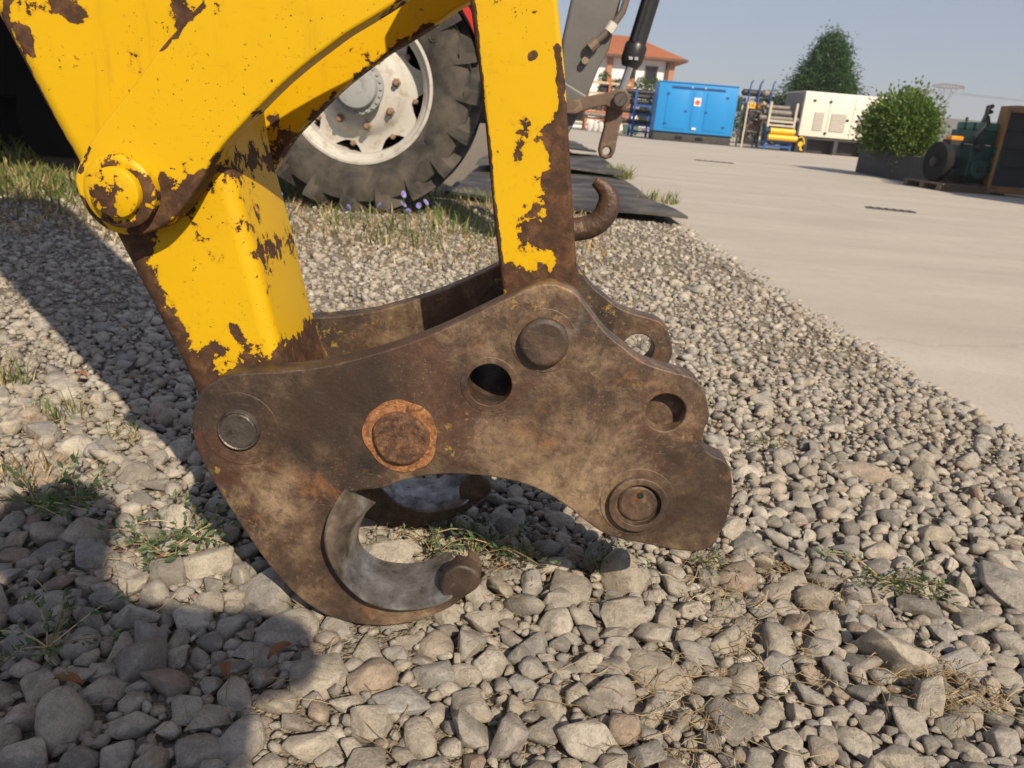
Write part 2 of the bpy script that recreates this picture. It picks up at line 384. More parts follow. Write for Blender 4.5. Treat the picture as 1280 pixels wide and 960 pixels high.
# ---------------------------------------------------------------- setting: ground, yard, gravel
def edge_x(y):                                                     # where the concrete begins
    ys = [-8, 0, 1.76, 2.6, 3.25, 4.07, 5.42, 7.6, 16, 60]; xs = [1.30, 1.28, 1.256, 1.218, 1.191, 1.165, 1.122, 1.07, .80, -1]
    return float(np.interp(y, ys, xs))
g = MB(); S = 3000
g.add([(-S, -S, -.014), (S, -S, -.014), (S, S, -.014), (-S, S, -.014)], [(0, 1, 2, 3)])
ground = g.build('ground', M['soil']); tag(ground, 'dusty ground of grit and soil under the gravel', 'ground', kind='structure')
R0 = random.Random(3)
yy = [-8 + .05 * k * (1 + max(0, k - 260) * .004) for k in range(0, 700)]; yy = [y for y in yy if y < 58]
wob = 0; top = []
for y in yy:
    wob = wob * .7 + R0.uniform(-1, 1) * .016
    top.append((edge_x(y) + wob, y))
g = MB(); V = []
for (x, y) in top: V += [(x - .11, y, -.0155), (x, y, -.006), (70, y, -.002)]
F = []
for k in range(len(top) - 1): F += [(3 * k, 3 * k + 1, 3 * k + 4, 3 * k + 3), (3 * k + 1, 3 * k + 2, 3 * k + 5, 3 * k + 4)]
yard = g.add(V, F).build('concrete_yard', M['concrete']); tag(yard, 'pale dusty concrete yard beside the gravel', 'yard', kind='structure')

def ico(level):
    bm = bmesh.new(); bmesh.ops.create_icosphere(bm, subdivisions=level, radius=1)
    V = np.array([v.co[:] for v in bm.verts]); F = np.array([[v.index for v in f.verts] for f in bm.faces]); bm.free(); return V, F
ICO = {k: ico(k) for k in (1, 2, 3, 4)}
def chip_shape(level, seed):
    """an angular broken stone: hull of random points with worn edges"""
    r = np.random.default_rng(seed); n = int(r.integers(11, 19)); p = r.normal(size=(n, 3)); p /= np.linalg.norm(p, axis=1)[:, None]; p *= r.uniform(.78, 1.0, (n, 1))
    p *= np.array([1.0, r.uniform(.62, .9), r.uniform(.42, .72)])
    bm = bmesh.new()
    for q in p: bm.verts.new(q)
    o_ = bmesh.ops.convex_hull(bm, input=bm.verts); bmesh.ops.delete(bm, geom=[v for v in bm.verts if not v.link_faces], context='VERTS')
    bmesh.ops.dissolve_limit(bm, angle_limit=RAD(14), verts=bm.verts, edges=bm.edges)
    if level > 1: bmesh.ops.bevel(bm, geom=list(bm.edges), offset=r.uniform(.035, .11), segments=level - 1, affect='EDGES', profile=.55, clamp_overlap=True)
    bmesh.ops.triangulate(bm, faces=bm.faces); bmesh.ops.recalc_face_normals(bm, faces=bm.faces); bm.verts.ensure_lookup_table(); bm.verts.index_update()
    V = np.array([v.co[:] for v in bm.verts]); F = np.array([[v.index for v in f.verts] for f in bm.faces]); bm.free()
    V -= V.mean(0); V /= np.abs(V[:, 0]).max(); return V, F
def stone_shape(level, seed):
    """a broken and water-worn pebble: soft intersection of random half-spaces"""
    r = np.random.default_rng(seed); D, F = ICO[level]
    k = r.integers(8, 18); N = r.normal(size=(k, 3)); N /= np.linalg.norm(N, axis=1)[:, None]
    N = np.vstack([N, -N[:4], [[0, 0, 1], [0, 0, -1]]]); H = r.uniform(.66, 1.05, len(N)); p = r.uniform(8, 14) if r.random() < .4 else r.uniform(16, 44)
    dots = np.maximum(D @ N.T, 0) / H
    rad = (dots ** p).sum(1) ** (-1 / p)
    for q in range(3):
        a = r.normal(size=3); a *= (1.5 + q * 1.6) / np.linalg.norm(a); rad = rad * (1 + .022 / (1 + q * .5) * np.sin(D @ a * 2 + r.uniform(0, 6)))
    V = D * rad[:, None]; V -= V.mean(0)
    V /= np.abs(V).max()
    return V * np.array([1.0, r.uniform(.66, .92), r.uniform(.46, .74)]), F

rng = np.random.default_rng(11); grid = {}; CELL = .06
stones = []                                                        # x, y, r
def try_put(x, y, r, ov):
    cx, cy = int(math.floor(x / CELL)), int(math.floor(y / CELL))
    for i in (-2, -1, 0, 1, 2):
        for j in (-2, -1, 0, 1, 2):
            for (sx, sy, sr) in grid.get((cx + i, cy + j), ()):
                if (sx - x) ** 2 + (sy - y) ** 2 < ((sr + r) * ov) ** 2: return False
    grid.setdefault((cx, cy), []).append((x, y, r)); stones.append((x, y, r)); return True
def half_l(y): return -(.70 * y + .42)
def half_r(y): return min(.74 * y + .48, edge_x(y) - .01)
for (x, y, r) in [(0.7567, 1.4745, 0.0569), (0.4766, 1.1713, 0.0330), (-0.1597, 0.8043, 0.0345), (-0.2632, 0.8195, 0.0433), (0.2091, 0.7975, 0.0454), (0.1958, 1.0045, 0.0436), (0.8197, 1.0520, 0.0503), (-0.0951, 0.7195, 0.0317), (-0.2057, 0.7371, 0.0342), (0.1170, 0.6736, 0.0319), (-0.2556, 0.6331, 0.0322), (-0.4449, 0.6369, 0.0340), (0.7551, 3.2029, 0.0471), (0.0326, 0.6679, 0.0264), (0.6349, 0.8620, 0.0300), (0.4731, 0.7945, 0.0261), (0.6423, 0.9302, 0.0228), (0.3234, 0.8011, 0.0263), (-0.0700, 0.8206, 0.0248), (0.0780, 0.7241, 0.0244), (0.1561, 0.7530, 0.0290), (-0.1377, 0.7454, 0.0268), (-0.0119, 0.6711, 0.0230), (-0.3628, 0.7115, 0.0277), (-0.4305, 0.6904, 0.0271), (-0.3750, 0.6424, 0.0291), (-0.2920, 0.6184, 0.0300), (-0.5752, 0.9417, 0.0391), (-0.5713, 0.8195, 0.0268), (-0.6864, 0.9351, 0.0274), (-0.7147, 1.2543, 0.0350), (-0.7916, 1.2740, 0.0295), (0.0843, 1.0205, 0.0319), (0.0220, 1.0449, 0.0300), (0.2395, 0.9125, 0.0202), (0.7653, 1.7047, 0.0304), (0.6485, 1.8648, 0.0329), (0.5601, 1.2640, 0.0235), (0.3283, 1.0687, 0.0204)]: try_put(x, y, r, .5)
def zone(x, y):                                                    # how much coarse clean stone lies here
    near = np.clip((1.75 - y) / .8, 0, 1)
    return near * (1.0 if x < .05 else (.55 if x > .25 else .8))
for (r0, r1, tries, ov, pw) in ((.030, .043, 130, .95, 1.3), (.019, .029, 4200, .80, 1.0), (.013, .020, 22000, .77, .8), (.008, .013, 42000, .75, .5), (.005, .008, 42000, .75, .3)):
    for _ in range(tries):
        y = .38 + rng.random() ** 1.25 * 1.75; x = rng.uniform(half_l(y), half_r(y))
        if rng.random() > max(zone(x, y), .05) ** pw: continue
        try_put(x, y, rng.uniform(r0, r1), ov)
n_near = len(stones)
def plate_floor(x, y, r):                                          # underside of the coupler plates where stones may not rise
    z = 9
    for yc in (.857, 1.111):
        if abs(y - yc) < .03 + r * .8 and -.34 < x < .02: z = min(z, max(-.003, (abs(x + .135) - .06) * .42 - .003))
    return z
K = 42
shapes = {lv: [(chip_shape if q % 3 else stone_shape)(lv, 100 + q) for q in range(K)] for lv in (1, 2, 3)}
def put_transform(x, y, r, q, lv):
    a = rng.uniform(0, 6.283); tx, ty = rng.normal(0, .28, 2)
    Rm = (Matrix.Rotation(a, 3, 'Z') @ Euler((tx, ty, 0)).to_matrix())
    V = shapes[lv][q][0]; hz = float(np.abs(V[:, 2]).max()) * r
    z = -.02 * hz - .005 + rng.normal(0, .16) * hz
    lim = plate_floor(x, y, r)
    if z + hz > lim: z = lim - hz
    return Rm, (x, y, z), r * 1.2
C0 = np.array([0, 0, CAM_H])
fw = np.array([0, math.cos(PITCH), -math.sin(PITCH)]); up0 = np.array([0, math.sin(PITCH), math.cos(PITCH)])
def score(x, y, r):                                                # share of the view a stone takes (0 when out of frame)
    d = np.array([x, y, 0]) - C0; z = d @ fw; u = d[0] / z; v = d @ up0 / z
    u, v = u * math.cos(ROLL) + v * math.sin(ROLL), -u * math.sin(ROLL) + v * math.cos(ROLL)
    return r / z if abs(u) < .66 and abs(v) < .5 else 0
order = sorted(range(n_near), key=lambda k: -score(*stones[k])); solo = set(order[:300])
solo_me = [mesh_np('stone', *shapes[3][q]) for q in range(K)]
for m_ in solo_me: m_.materials.append(M['stone'])
parts_v, parts_f, off = [], [], 0
for k, (x, y, r) in enumerate(stones):
    q = int(rng.integers(K)); lv = 3 if k in solo else (2 if r > .010 and y < 1.6 else 1)
    Rm, p, s_ = put_transform(x, y, r, q, lv)
    if k in solo:
        o = bpy.data.objects.new('stone', solo_me[q]); COL.objects.link(o); o.parent = ground
        o.location = p; o.rotation_euler = Rm.to_euler(); o.scale = (s_,) * 3
    else:
        V, F = shapes[lv][q]; parts_v.append((V * s_) @ np.array(Rm).T + np.array(p)); parts_f.append(F + off); off += len(V)
gravel = link('gravel', mesh_np('gravel', np.vstack(parts_v), np.vstack(parts_f)), M['stone']); tag(gravel, 'loose grey and tan river gravel between the larger stones', 'gravel', kind='stuff')
# finer crushed stone farther off
parts_v, parts_f, off = [], [], 0
def fine(y0, y1, sp, r0, r1, keep, xl, xr, lv=1):
    global off
    y = y0
    while y < y1:
        a, b = xl(y), xr(y)
        for x in np.arange(a, b, sp):
            if rng.random() > keep: continue
            px, py = x + rng.uniform(-.5, .5) * sp, y + rng.uniform(-.5, .5) * sp
            r = r0 + (r1 - r0) * rng.random() ** 2.2; q = int(rng.integers(K)); V, F = shapes[lv][q]
            Rm = Matrix.Rotation(rng.uniform(0, 6.28), 3, 'Z') @ Euler((rng.normal(0, .3), rng.normal(0, .3), 0)).to_matrix()
            parts_v.append((V * r) @ np.array(Rm).T + np.array((px, py, (-.012 + r * .12) if y1 != 1.75 else (-.016 - r * .1)))); parts_f.append(F + off); off += len(V)
        y += sp
fine(.36, 1.75, .022, .008, .015, .95, half_l, half_r)      # the layer under the loose stones
fine(.9, 1.9, .019, .003, .008, .45, half_l, half_r)
fine(1.75, 3.2, .023, .004, .020, .88, lambda y: -(.70 * y + .3), lambda y: min(.74 * y + .3, edge_x(y) - .005))
fine(1.7, 3.5, .045, .011, .026, .6, lambda y: -(.70 * y + .3), lambda y: min(.74 * y + .3, edge_x(y) - .02))
fine(3.2, 5.5, .07, .012, .032, .4, lambda y: -2.9, lambda y: edge_x(y) - .02)
fine(3.2, 5.5, .032, .005, .022, .7, lambda y: -2.9, lambda y: edge_x(y) + .0)
# the gravel goes on to both sides of the view
fine(-.6, 1.9, .027, .010, .024, .95, lambda y: -(.70 * max(y, .4) + 1.5), lambda y: half_l(max(y, .38)) if y > .38 else edge_x(y) - .02)
fine(.38, 1.9, .027, .010, .024, .95, half_r, lambda y: edge_x(y) - .02)
fine(1.75, 3.2, .026, .006, .018, .9, lambda y: -(.70 * y + 1.2), lambda y: -(.70 * y + .3))
fine(1.4, 6.0, .012, .003, .009, .55, lambda y: edge_x(y) - .05, lambda y: edge_x(y) + .012)
fine(1.4, 6.0, .03, .002, .006, .35, lambda y: edge_x(y) - .01, lambda y: edge_x(y) + .10)
fg = link('fine_gravel', mesh_np('fine_gravel', np.vstack(parts_v), np.vstack(parts_f)), M['stone']); tag(fg, 'fine dusty crushed gravel reaching to the concrete and the tractor', 'gravel', kind='stuff')
# ---------------------------------------------------------------- the quick coupler
PY0, PY1, GAP = .84, .875, .254                                    # near side plate, distance to the far one
coupler = thing('quick_coupler', 'rusty brown quick coupler of two hooked steel plates resting on the gravel', 'coupler', (-.13, .98, 0))
HOLE_C, HOLE_E = (-0.0258, 0.3476), (0.1817, 0.3312)
PIN_A, PIN_B, PIN_F, PLUG_D = (-0.3200, 0.2652), (0.0321, 0.4060), (0.1649, 0.2116), (-0.1271, 0.2734)
outline = spline([(-0.3787, 0.2641), (-0.3756, 0.2829), (-0.3689, 0.2999), (-0.3597, 0.3128), (-0.3478, 0.3229), (-0.3324, 0.3312), (-0.3153, 0.3357), (-0.2796, 0.3408), (-0.2477, 0.3466), (-0.2142, 0.3545), (-0.1808, 0.3662), (-0.1478, 0.3788), (-0.1151, 0.3932), (-0.0865, 0.4080), (-0.0601, 0.4234), (-0.0245, 0.4450), (0.0072, 0.4632), (0.0174, 0.4686), (0.0278, 0.4713), (0.0384, 0.4722), (0.0457, 0.4701), (0.0568, 0.4666), (0.0654, 0.4609), (0.0817, 0.4431), (0.1024, 0.4206), (0.1232, 0.4064), (0.1433, 0.3928), (0.1664, 0.3852), (0.1939, 0.3799), (0.2054, 0.3770), (0.2136, 0.3719), (0.2203, 0.3646), (0.2257, 0.3542), (0.2326, 0.3348), (0.2326, 0.3237), (0.2304, 0.3143), (0.2300, 0.3050), (0.2321, 0.2980), (0.2351, 0.2910), (0.2388, 0.2861), (0.2462, 0.2816), (0.2564, 0.2783), (0.2638, 0.2737), (0.2691, 0.2657), (0.2754, 0.2460), (0.2782, 0.2190), (0.2760, 0.1978), (0.2727, 0.1829), (0.2687, 0.1655), (0.2603, 0.1555), (0.2453, 0.1495), (0.2162, 0.1501), (0.1754, 0.1554), (0.1500, 0.1586), (0.1335, 0.1628), (0.1187, 0.1704), (0.1037, 0.1803), (0.0896, 0.1912), (0.0728, 0.2018), (0.0602, 0.2095), (0.0398, 0.2185), (0.0198, 0.2243), (0.0030, 0.2270), (-0.0177, 0.2294), (-0.0401, 0.2295), (-0.0634, 0.2284), (-0.0876, 0.2251), (-0.1069, 0.2200), (-0.1262, 0.2128), (-0.1456, 0.2022), (-0.1881, 0.1916), (-0.2000, 0.1722), (-0.2073, 0.1506), (-0.2082, 0.1279), (-0.2031, 0.1057), (-0.1925, 0.0856), (-0.1781, 0.0680), (-0.1601, 0.0542), (-0.1385, 0.0475), (-0.1158, 0.0463), (-0.0934, 0.0506), (-0.0720, 0.0583), (-0.0527, 0.0705), (-0.0370, 0.0960), (-0.0386, 0.1068), (-0.0291, 0.1006), (-0.0213, 0.0907), (-0.0196, 0.0801), (-0.0221, 0.0703), (-0.0308, 0.0609), (-0.0386, 0.0541), (-0.0563, 0.0364), (-0.0766, 0.0232), (-0.0991, 0.0110), (-0.1220, 0.0036), (-0.1461, -0.0013), (-0.1725, -0.0014), (-0.1957, 0.0025), (-0.2178, 0.0091), (-0.2356, 0.0198), (-0.2522, 0.0329), (-0.2675, 0.0485), (-0.2816, 0.0653), (-0.3013, 0.0943), (-0.3186, 0.1229), (-0.3346, 0.1510), (-0.3502, 0.1798), (-0.3618, 0.2039), (-0.3714, 0.2246), (-0.3761, 0.2433)], 3)
cs_near = rusty_steel('coupler_steel', tans=(
    ((-0.0678, 0.2204), (0.0954, 0.2464), .10, .13), ((0.0601, 0.2106), (0.1124, 0.1822), .06, .12), ((-0.2736, 0.1902), (-0.2247, 0.1040), .075, .15), ((-0.0766, 0.3927), (0.0727, 0.3672), .05, .09), ((-0.2769, 0.0452), (-0.0578, 0.0238), .03, .12)),
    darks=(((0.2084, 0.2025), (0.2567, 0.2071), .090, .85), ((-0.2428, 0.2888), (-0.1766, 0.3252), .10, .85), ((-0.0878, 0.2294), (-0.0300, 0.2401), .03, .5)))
cs_far = rusty_steel('coupler_steel_far', (5, 2, 1), tan=.85)
def add_plate(y, mat, blind):
    holes = [circle(HOLE_C, .0255), circle(HOLE_E, .0232)]
    p = plate('side_plate', [outline] + holes, y, y + .035, [mat, M['edge']], coupler, .0025)
    # the wear jaw: a funnel-shaped lip standing proud of the plate round the hook
    fr = spline([(-0.1895, 0.1944), (-0.2010, 0.1759), (-0.2088, 0.1531), (-0.2099, 0.1305), (-0.2049, 0.1082), (-0.1949, 0.0883), (-0.1807, 0.0698), (-0.1634, 0.0549), (-0.1430, 0.0473), (-0.1206, 0.0447), (-0.0973, 0.0482), (-0.0723, 0.0567), (-0.0498, 0.0709), (-0.0335, 0.0855)], 5, False); bk = spline([(-0.1660, 0.1480), (-0.1796, 0.1299), (-0.1878, 0.1048), (-0.1865, 0.0852), (-0.1754, 0.0713), (-0.1589, 0.0616), (-0.1403, 0.0584), (-0.1152, 0.0596), (-0.0936, 0.0667), (-0.0757, 0.0785), (-0.0650, 0.0820)], 5, False)
    n = 44
    def res(c):
        c = [Vector(q) for q in c]; L = [0]
        for a, b in zip(c, c[1:]): L.append(L[-1] + (b - a).length)
        return [Vector((np.interp(L[-1] * k / (n - 1), L, [q[0] for q in c]), np.interp(L[-1] * k / (n - 1), L, [q[1] for q in c]))) for k in range(n)]
    fr, bk = res(fr), res(bk); dy = y - .84; mb = MB(); V = []
    ring = 7
    for k in range(n):
        tg = (fr[min(k + 1, n - 1)] - fr[max(k - 1, 0)]).normalized(); no = Vector((tg.y, -tg.x))
        if no.dot(bk[k] - fr[k]) > 0: no = -no
        pr_ = min(1, k / 9, (n - 1 - k) / 5) ** 1.1; o1 = fr[k] + no * .0045; m1 = fr[k].lerp(bk[k], .32); m2 = fr[k].lerp(bk[k], .72); b2 = fr[k] + no * .004
        for q, yq in ((b2, .842), (o1, .8205), (fr[k] + no * .002, .8182), (fr[k], .8185), (m1, .828), (m2, .850), (bk[k], .90)):
            V.append((q.x, yq + dy if yq > .841 else .8395 - (.8395 - yq) * pr_ + dy, q.y))
        # outer return under the plate
    F = [(k * ring + i, k * ring + i + 1, (k + 1) * ring + i + 1, (k + 1) * ring + i) for k in range(n - 1) for i in range(ring - 1)]
    F += [tuple(range(ring)), tuple(reversed([(n - 1) * ring + i for i in range(ring)]))]
    mb.add(V, F, True); mb.build('hook_jaw', M['jaw'], coupler, True)
    tip = plate('hook_tip', [spline([(-0.0694, 0.0842), (-0.0601, 0.1016), (-0.0476, 0.1109), (-0.0325, 0.1089), (-0.0219, 0.1006), (-0.0193, 0.0903), (-0.0255, 0.0767), (-0.0420, 0.0655), (-0.0621, 0.0599)], 3)], .824 + dy, .850 + dy, [M['tip'], M['tip']], coupler, .0045, 3)
    for c, r, h in ((PIN_A, .047, .0012), (HOLE_C, .034, .0008), (PIN_B, .038, .0008), (PIN_F, .046, .0010)):
        hole = [] if c is not HOLE_C else [circle(c, .0257)]
        plate('boss', [circle(c, r, 56)] + hole, y - h, y + .004, [mat, M['edge']], coupler, .0011)
    if blind:
        bd = plate('blind_disc', [circle(HOLE_E, .0245)], y + .020, y + .033, M['rust'], coupler, .001)
        plate('rust_ring', [blob(PLUG_D, .0455, .055, 5)], y - .0016, y + .003, M['flake'], coupler, .0008)
        pg = plate('weld_plug', [blob((PLUG_D[0] + .001, PLUG_D[1] - .001), .0335, .06, 9, 48)], y - .010, y + .002, M['flake2'], coupler, .005, 3)
        ringF = plate('retaining_ring', [circle(PIN_F, .0360, 48), circle(PIN_F, .0272, 48)], y - .009, y + .004, [M['rust'], M['edge']], coupler, .0012)
    return p
add_plate(PY0, cs_near, True); add_plate(PY0 + GAP, cs_far, False)
def pin(c, r, y0, y1, mat, parent, name='pin', rim=True):
    mb = MB(); pr = [(0, y0 + .0006), (r * .80, y0), (r * .86, y0 + (.0018 if rim else 0)), (r * .93, y0 + (.0004 if rim else .001)), (r, y0 + .003), (r, y1 - .003), (r * .93, y1), (0, y1)]
    mb.lathe(pr, 'Y', (c[0], 0, c[1]), 44); return mb.build(name, mat, parent, True, weld=True)
for c, r, y0, nm, mt in ((PIN_A, .0255, PY0 - .0085, 'pin', M['oily']), (PIN_B, .0278, PY0 - .0125, 'pin', M['pin']), (PIN_F, .0245, PY0 - .005, 'pin', M['rust'])):
    pin(c, r, y0, PY0 + GAP + .045, mt, coupler, nm, nm == 'pin' and c is PIN_A)
nail = MB(); nail.lathe([(0, 0), (.0042, 0), (.0042, .006), (0, .006)], 'Y', (PIN_F[0] + .001, PY0 - .0056, PIN_F[1] + .012), 12); nail.build('grease_hole', simple('grease_black', (.012, .01, .009), .8), coupler, True)
# cross members between the plates
mb = MB(); mb.box((.19, .985, .262), (.10, .218, .05), (0, -.25, 0)); mb.build('cross_member', cs_far, coupler, True, .004)
mb = MB(); mb.cyl((HOLE_C[0] + .0, .876, HOLE_C[1]), (HOLE_C[0], .95, HOLE_C[1]), .0325, n=30); 
mb = MB(); mb.lathe([(.0262, .8755), (.031, .8755), (.031, 1.093), (.0262, 1.093)], 'Y', (HOLE_C[0], 0, HOLE_C[1]), 36, True); mb.build('cross_tube', M['rust'], coupler, True)
mb = MB(); mb.tube([(PLUG_D[0], .8755, PLUG_D[1]), (PLUG_D[0], 1.0935, PLUG_D[1])], .03, 24); mb.build('cross_bar', cs_far, coupler, True)

# ---------------------------------------------------------------- the yellow excavator arm
arm = thing('excavator_arm', 'chipped yellow excavator arm with pinned links standing on the brown coupler', 'excavator arm', (-.38, .97, .14))
SY0, SY1 = .885, 1.055
stick_mat = chip_paint('stick_paint', YEL, (
    ((-0.4685, 0.4668), (-0.3992, 0.2887), .058, .42), ((-0.3962, 0.2729), (-0.2158, 0.3385), .070, .40), ((-0.5766, 0.6884), (-0.5070, 0.5414), .010, .38),
    ((-0.4501, 0.4636), (-0.3330, 0.5721), .024, .16), ((-0.3077, 0.4662), (-0.2870, 0.4348), .020, .22), ((-0.2592, 0.3933), (-0.2354, 0.3450), .032, .40),
    ((-0.5084, 0.7205), (-0.4927, 0.7103), .022, .34), ((-0.5489, 0.6708), (-0.5528, 0.6863), .014, .32), ((-0.3812, 0.7264), (-0.3741, 0.7039), .026, .34), ((-0.3323, 0.3670), (-0.3415, 0.3782), .014, .26), ((-0.3704, 0.3434), (-0.3640, 0.3521), .016, .24), ((-0.3087, 0.4940), (-0.3038, 0.5017), .012, .24), ((-0.5794, 0.6685), (-0.5640, 0.7163), .01, .2)), shift=(0, 0, 0))
so_ = spline([(-.98, 2.85), (-1.42, 2.55), (-1.0, 1.612), (-.72, .996)] + [(-0.5766, 0.6884), (-0.5431, 0.6145), (-0.5070, 0.5414), (-0.4535, 0.4235), (-0.4165, 0.3414), (-0.3952, 0.2891), (-0.3911, 0.2572), (-0.3834, 0.2138), (-0.3500, 0.1829), (-0.3083, 0.1925), (-0.2787, 0.2290), (-0.2696, 0.2897), (-0.2769, 0.3206), (-0.2931, 0.3804), (-0.3116, 0.4612), (-0.3285, 0.5285), (-0.3416, 0.5800), (-0.3477, 0.6382), (-0.3401, 0.7026)] + [(-.34, .86), (-.42, 1.2), (-.62, 1.75)], 3)
plate('stick', [so_], SY0, SY1, [stick_mat, stick_mat], arm, .018, 5)
bossm = rusty_steel('boss_steel', (8, 3, 1), tan=.8)
plate('stick_boss', [circle(PIN_A, .052, 44)], PY1 + .001, PY0 + GAP - .001, [bossm, bossm], arm, .003)
LY0, LY1 = .846, .881
link_near = spline([(-0.4914, 0.5406), (-0.4873, 0.5535), (-0.4787, 0.5692), (-0.4666, 0.5865), (-0.4481, 0.6090), (-0.4199, 0.6412), (-0.3877, 0.6805), (-0.3657, 0.7031), (-0.3441, 0.7253), (-0.3105, 0.7558), (-0.2619, 0.7942), (-0.1920, 0.8397), (-0.1172, 0.8807), (-0.0589, 0.9050), (-0.0142, 0.9038), (0.0140, 0.8837), (0.0223, 0.8552), (0.0045, 0.8274), (-0.0286, 0.8080), (-0.0739, 0.7875), (-0.1083, 0.7688), (-0.1432, 0.7434), (-0.1708, 0.7253), (-0.1973, 0.7086), (-0.2193, 0.6920), (-0.2407, 0.6752), (-0.2651, 0.6541), (-0.2909, 0.6286), (-0.3101, 0.6087), (-0.3280, 0.5895), (-0.3428, 0.5686), (-0.3561, 0.5457), (-0.3696, 0.5259), (-0.3866, 0.5072), (-0.4015, 0.4964), (-0.4172, 0.4889), (-0.4335, 0.4858), (-0.4495, 0.4862), (-0.4641, 0.4912), (-0.4779, 0.5031), (-0.4861, 0.5172), (-0.4900, 0.5297)], 3)
lm = chip_paint('link_paint', YEL, (
    ((-0.4290, 0.4862), (-0.3589, 0.5430), .030, .34), ((-0.3589, 0.5430), (-0.2911, 0.6222), .012, .34), ((-0.2911, 0.6222), (-0.1432, 0.7434), .006, .30), ((-0.4641, 0.4912), (-0.4876, 0.5196), .014, .34),
    ((-0.4843, 0.5496), (-0.4711, 0.5755), .007, .42), ((-0.3877, 0.6805), (-0.3441, 0.7245), .009, .36), ((-0.3986, 0.5355), (-0.3933, 0.5486), .014, .26)), base=.72, shift=(3, 0, 1))
lm2 = chip_paint('link_paint_far', YEL, (((-0.4200, 0.4869), (-0.2911, 0.6222), .05, .15), ((-0.2912, 0.6182), (-0.1430, 0.7398), .016, .34), ((-0.2234, 0.6780), (-0.1827, 0.7112), .03, .12)), base=.68, shift=(6, 2, 1))
plate('rocker_link', [link_near], LY0, LY1, [lm, bossm], arm, .0035)
me_far = plate('rocker_link', [link_near], LY0 + GAP - .006, LY1 + GAP - .006, [lm2, lm2], arm, .0035)
PV = (-0.4362, 0.5341)
cm = chip_paint('collar_paint', YEL, (((-0.4406, 0.5531), (-0.4195, 0.5465), .03, .14), ((-0.4074, 0.5347), (-0.4094, 0.5088), .02, .14)), base=.60, shift=(1, 5, 2))
pp = pin(PV, .0385, LY0 - .017, LY1 + GAP + .02, cm, arm, 'pivot_collar', False)
mb = MB(); mb.lathe([(0, LY0 - .0265), (.0235, LY0 - .027), (.026, LY0 - .0255), (.0268, LY0 - .022), (.0268, LY0 - .0165), (.029, LY0 - .016)], 'Y', (PV[0], 0, PV[1]), 44)
pinm = chip_paint('pin_paint', YEL, (((-0.4416, 0.5421), (-0.4443, 0.5129), .030, .12),), base=.57, shift=(2, 8, 2))
mb.build('pivot_pin', pinm, pp, True, weld=True)
BY0, BY1 = .886, 1.045
bl = [(-0.1019, 0.9129), (-0.0858, 0.7970), (-0.0774, 0.7533), (-0.0679, 0.7080), (-0.0579, 0.6610), (-0.0462, 0.5909), (-0.0353, 0.5257), (-0.0248, 0.4711), (-0.0124, 0.4193), (0.0064, 0.3762), (0.0548, 0.3754), (0.0768, 0.4221), (0.0655, 0.4741), (0.0564, 0.5242), (0.0463, 0.5854), (0.0393, 0.6274), (0.0283, 0.6918), (0.0138, 0.7602), (0.0024, 0.8179), (-0.0090, 0.9195)]
bmn = chip_paint('bucket_link_paint', YEL, (
    ((0.0310, 0.6309), (0.0673, 0.4742), .032, .55), ((0.0464, 0.5680), (0.0327, 0.5039), .046, .22), ((0.0175, 0.7146), (0.0332, 0.6436), .009, .42), ((-0.0749, 0.7535), (-0.0210, 0.4572), .006, .42),
    ((-0.0100, 0.4610), (0.0610, 0.4633), .030, .36), ((-0.0107, 0.6359), (-0.0164, 0.5976), .026, .24), ((0.0040, 0.5689), (0.0082, 0.5202), .034, .24), ((-0.0087, 0.7032), (-0.0054, 0.7050), .009, .36)), base=.715, shift=(9, 1, 4))
blo = plate('bucket_link', [bl], BY0, BY1, [bmn, bmn], arm, .005)
plate('link_boss', [circle(PIN_B, .050, 44)], PY1 + .001, PY0 + GAP - .001, [bossm, bossm], arm, .003)
mb = MB(); hk = [(0.0343, 0.9750, 0.5073), (0.0618, 0.9750, 0.5145), (0.0784, 0.9750, 0.5189), (0.0905, 0.9750, 0.5269), (0.0982, 0.9750, 0.5383), (0.1005, 0.9750, 0.5522), (0.0949, 0.9750, 0.5653), (0.0809, 0.9750, 0.5757)]
hk = [(x, .975, z) for x, z in spline([(q[0], q[2]) for q in hk], 5, False)]
nh = len(hk); mb.tube(hk, [.0108 * (1 - .0 * k / nh) if k < nh * .6 else .0108 * (1 - .62 * ((k / nh - .6) / .4) ** 1.5) for k in range(nh)], 16, flat=1.35)
mb.build('lifting_hook', simple('hook_steel', (.075, .045, .033), .5, .3, .45, 30, .5, 120, (.16, .09, .05), .5), blo, True)
# ---------------------------------------------------------------- red tractor with the big wheel
t = NT('black_paint'); black = t.bsdf(col=t.mix(t.noise(6, 5), (.006, .006, .007), (.012, .012, .013)), rough=.9, spec=.08)
tractor = thing('tractor', 'red and black tractor with a big treaded wheel standing behind the yellow arm', 'tractor', (-1.03, 4.92, 0))
rub = NT('tyre_rubber'); f = rub.noise(6, 8, .65, .4); d2 = rub.noise(22, 7, .7, .3)
radial = rub.noise(3, 5, .6, 0, rub.scaled((3, 1, 3)))
c = rub.mix(rub.step(f, .30, .80, 0, .8), (.030, .029, .029), (.15, .128, .102)); c = rub.mix(rub.step(d2, .52, .72, 0, .5), c, (.085, .078, .07))
M['rubber'] = rub.bsdf(col=c, rough=.85, nrm=rub.bump(d2, .4, .01), spec=.25)
WR, WC = .715, (0, 0, .70)                                        # local to the tractor
mb = MB(); prof = [(.425, -.17), (.44, -.195), (.50, -.215), (.56, -.218), (.61, -.208), (.645, -.195), (.655, -.15), (.665, 0), (.655, .15), (.645, .195), (.56, .218), (.44, .195), (.425, .17)]
mb.lathe(prof, 'Y', WC, 96)
NL = 19
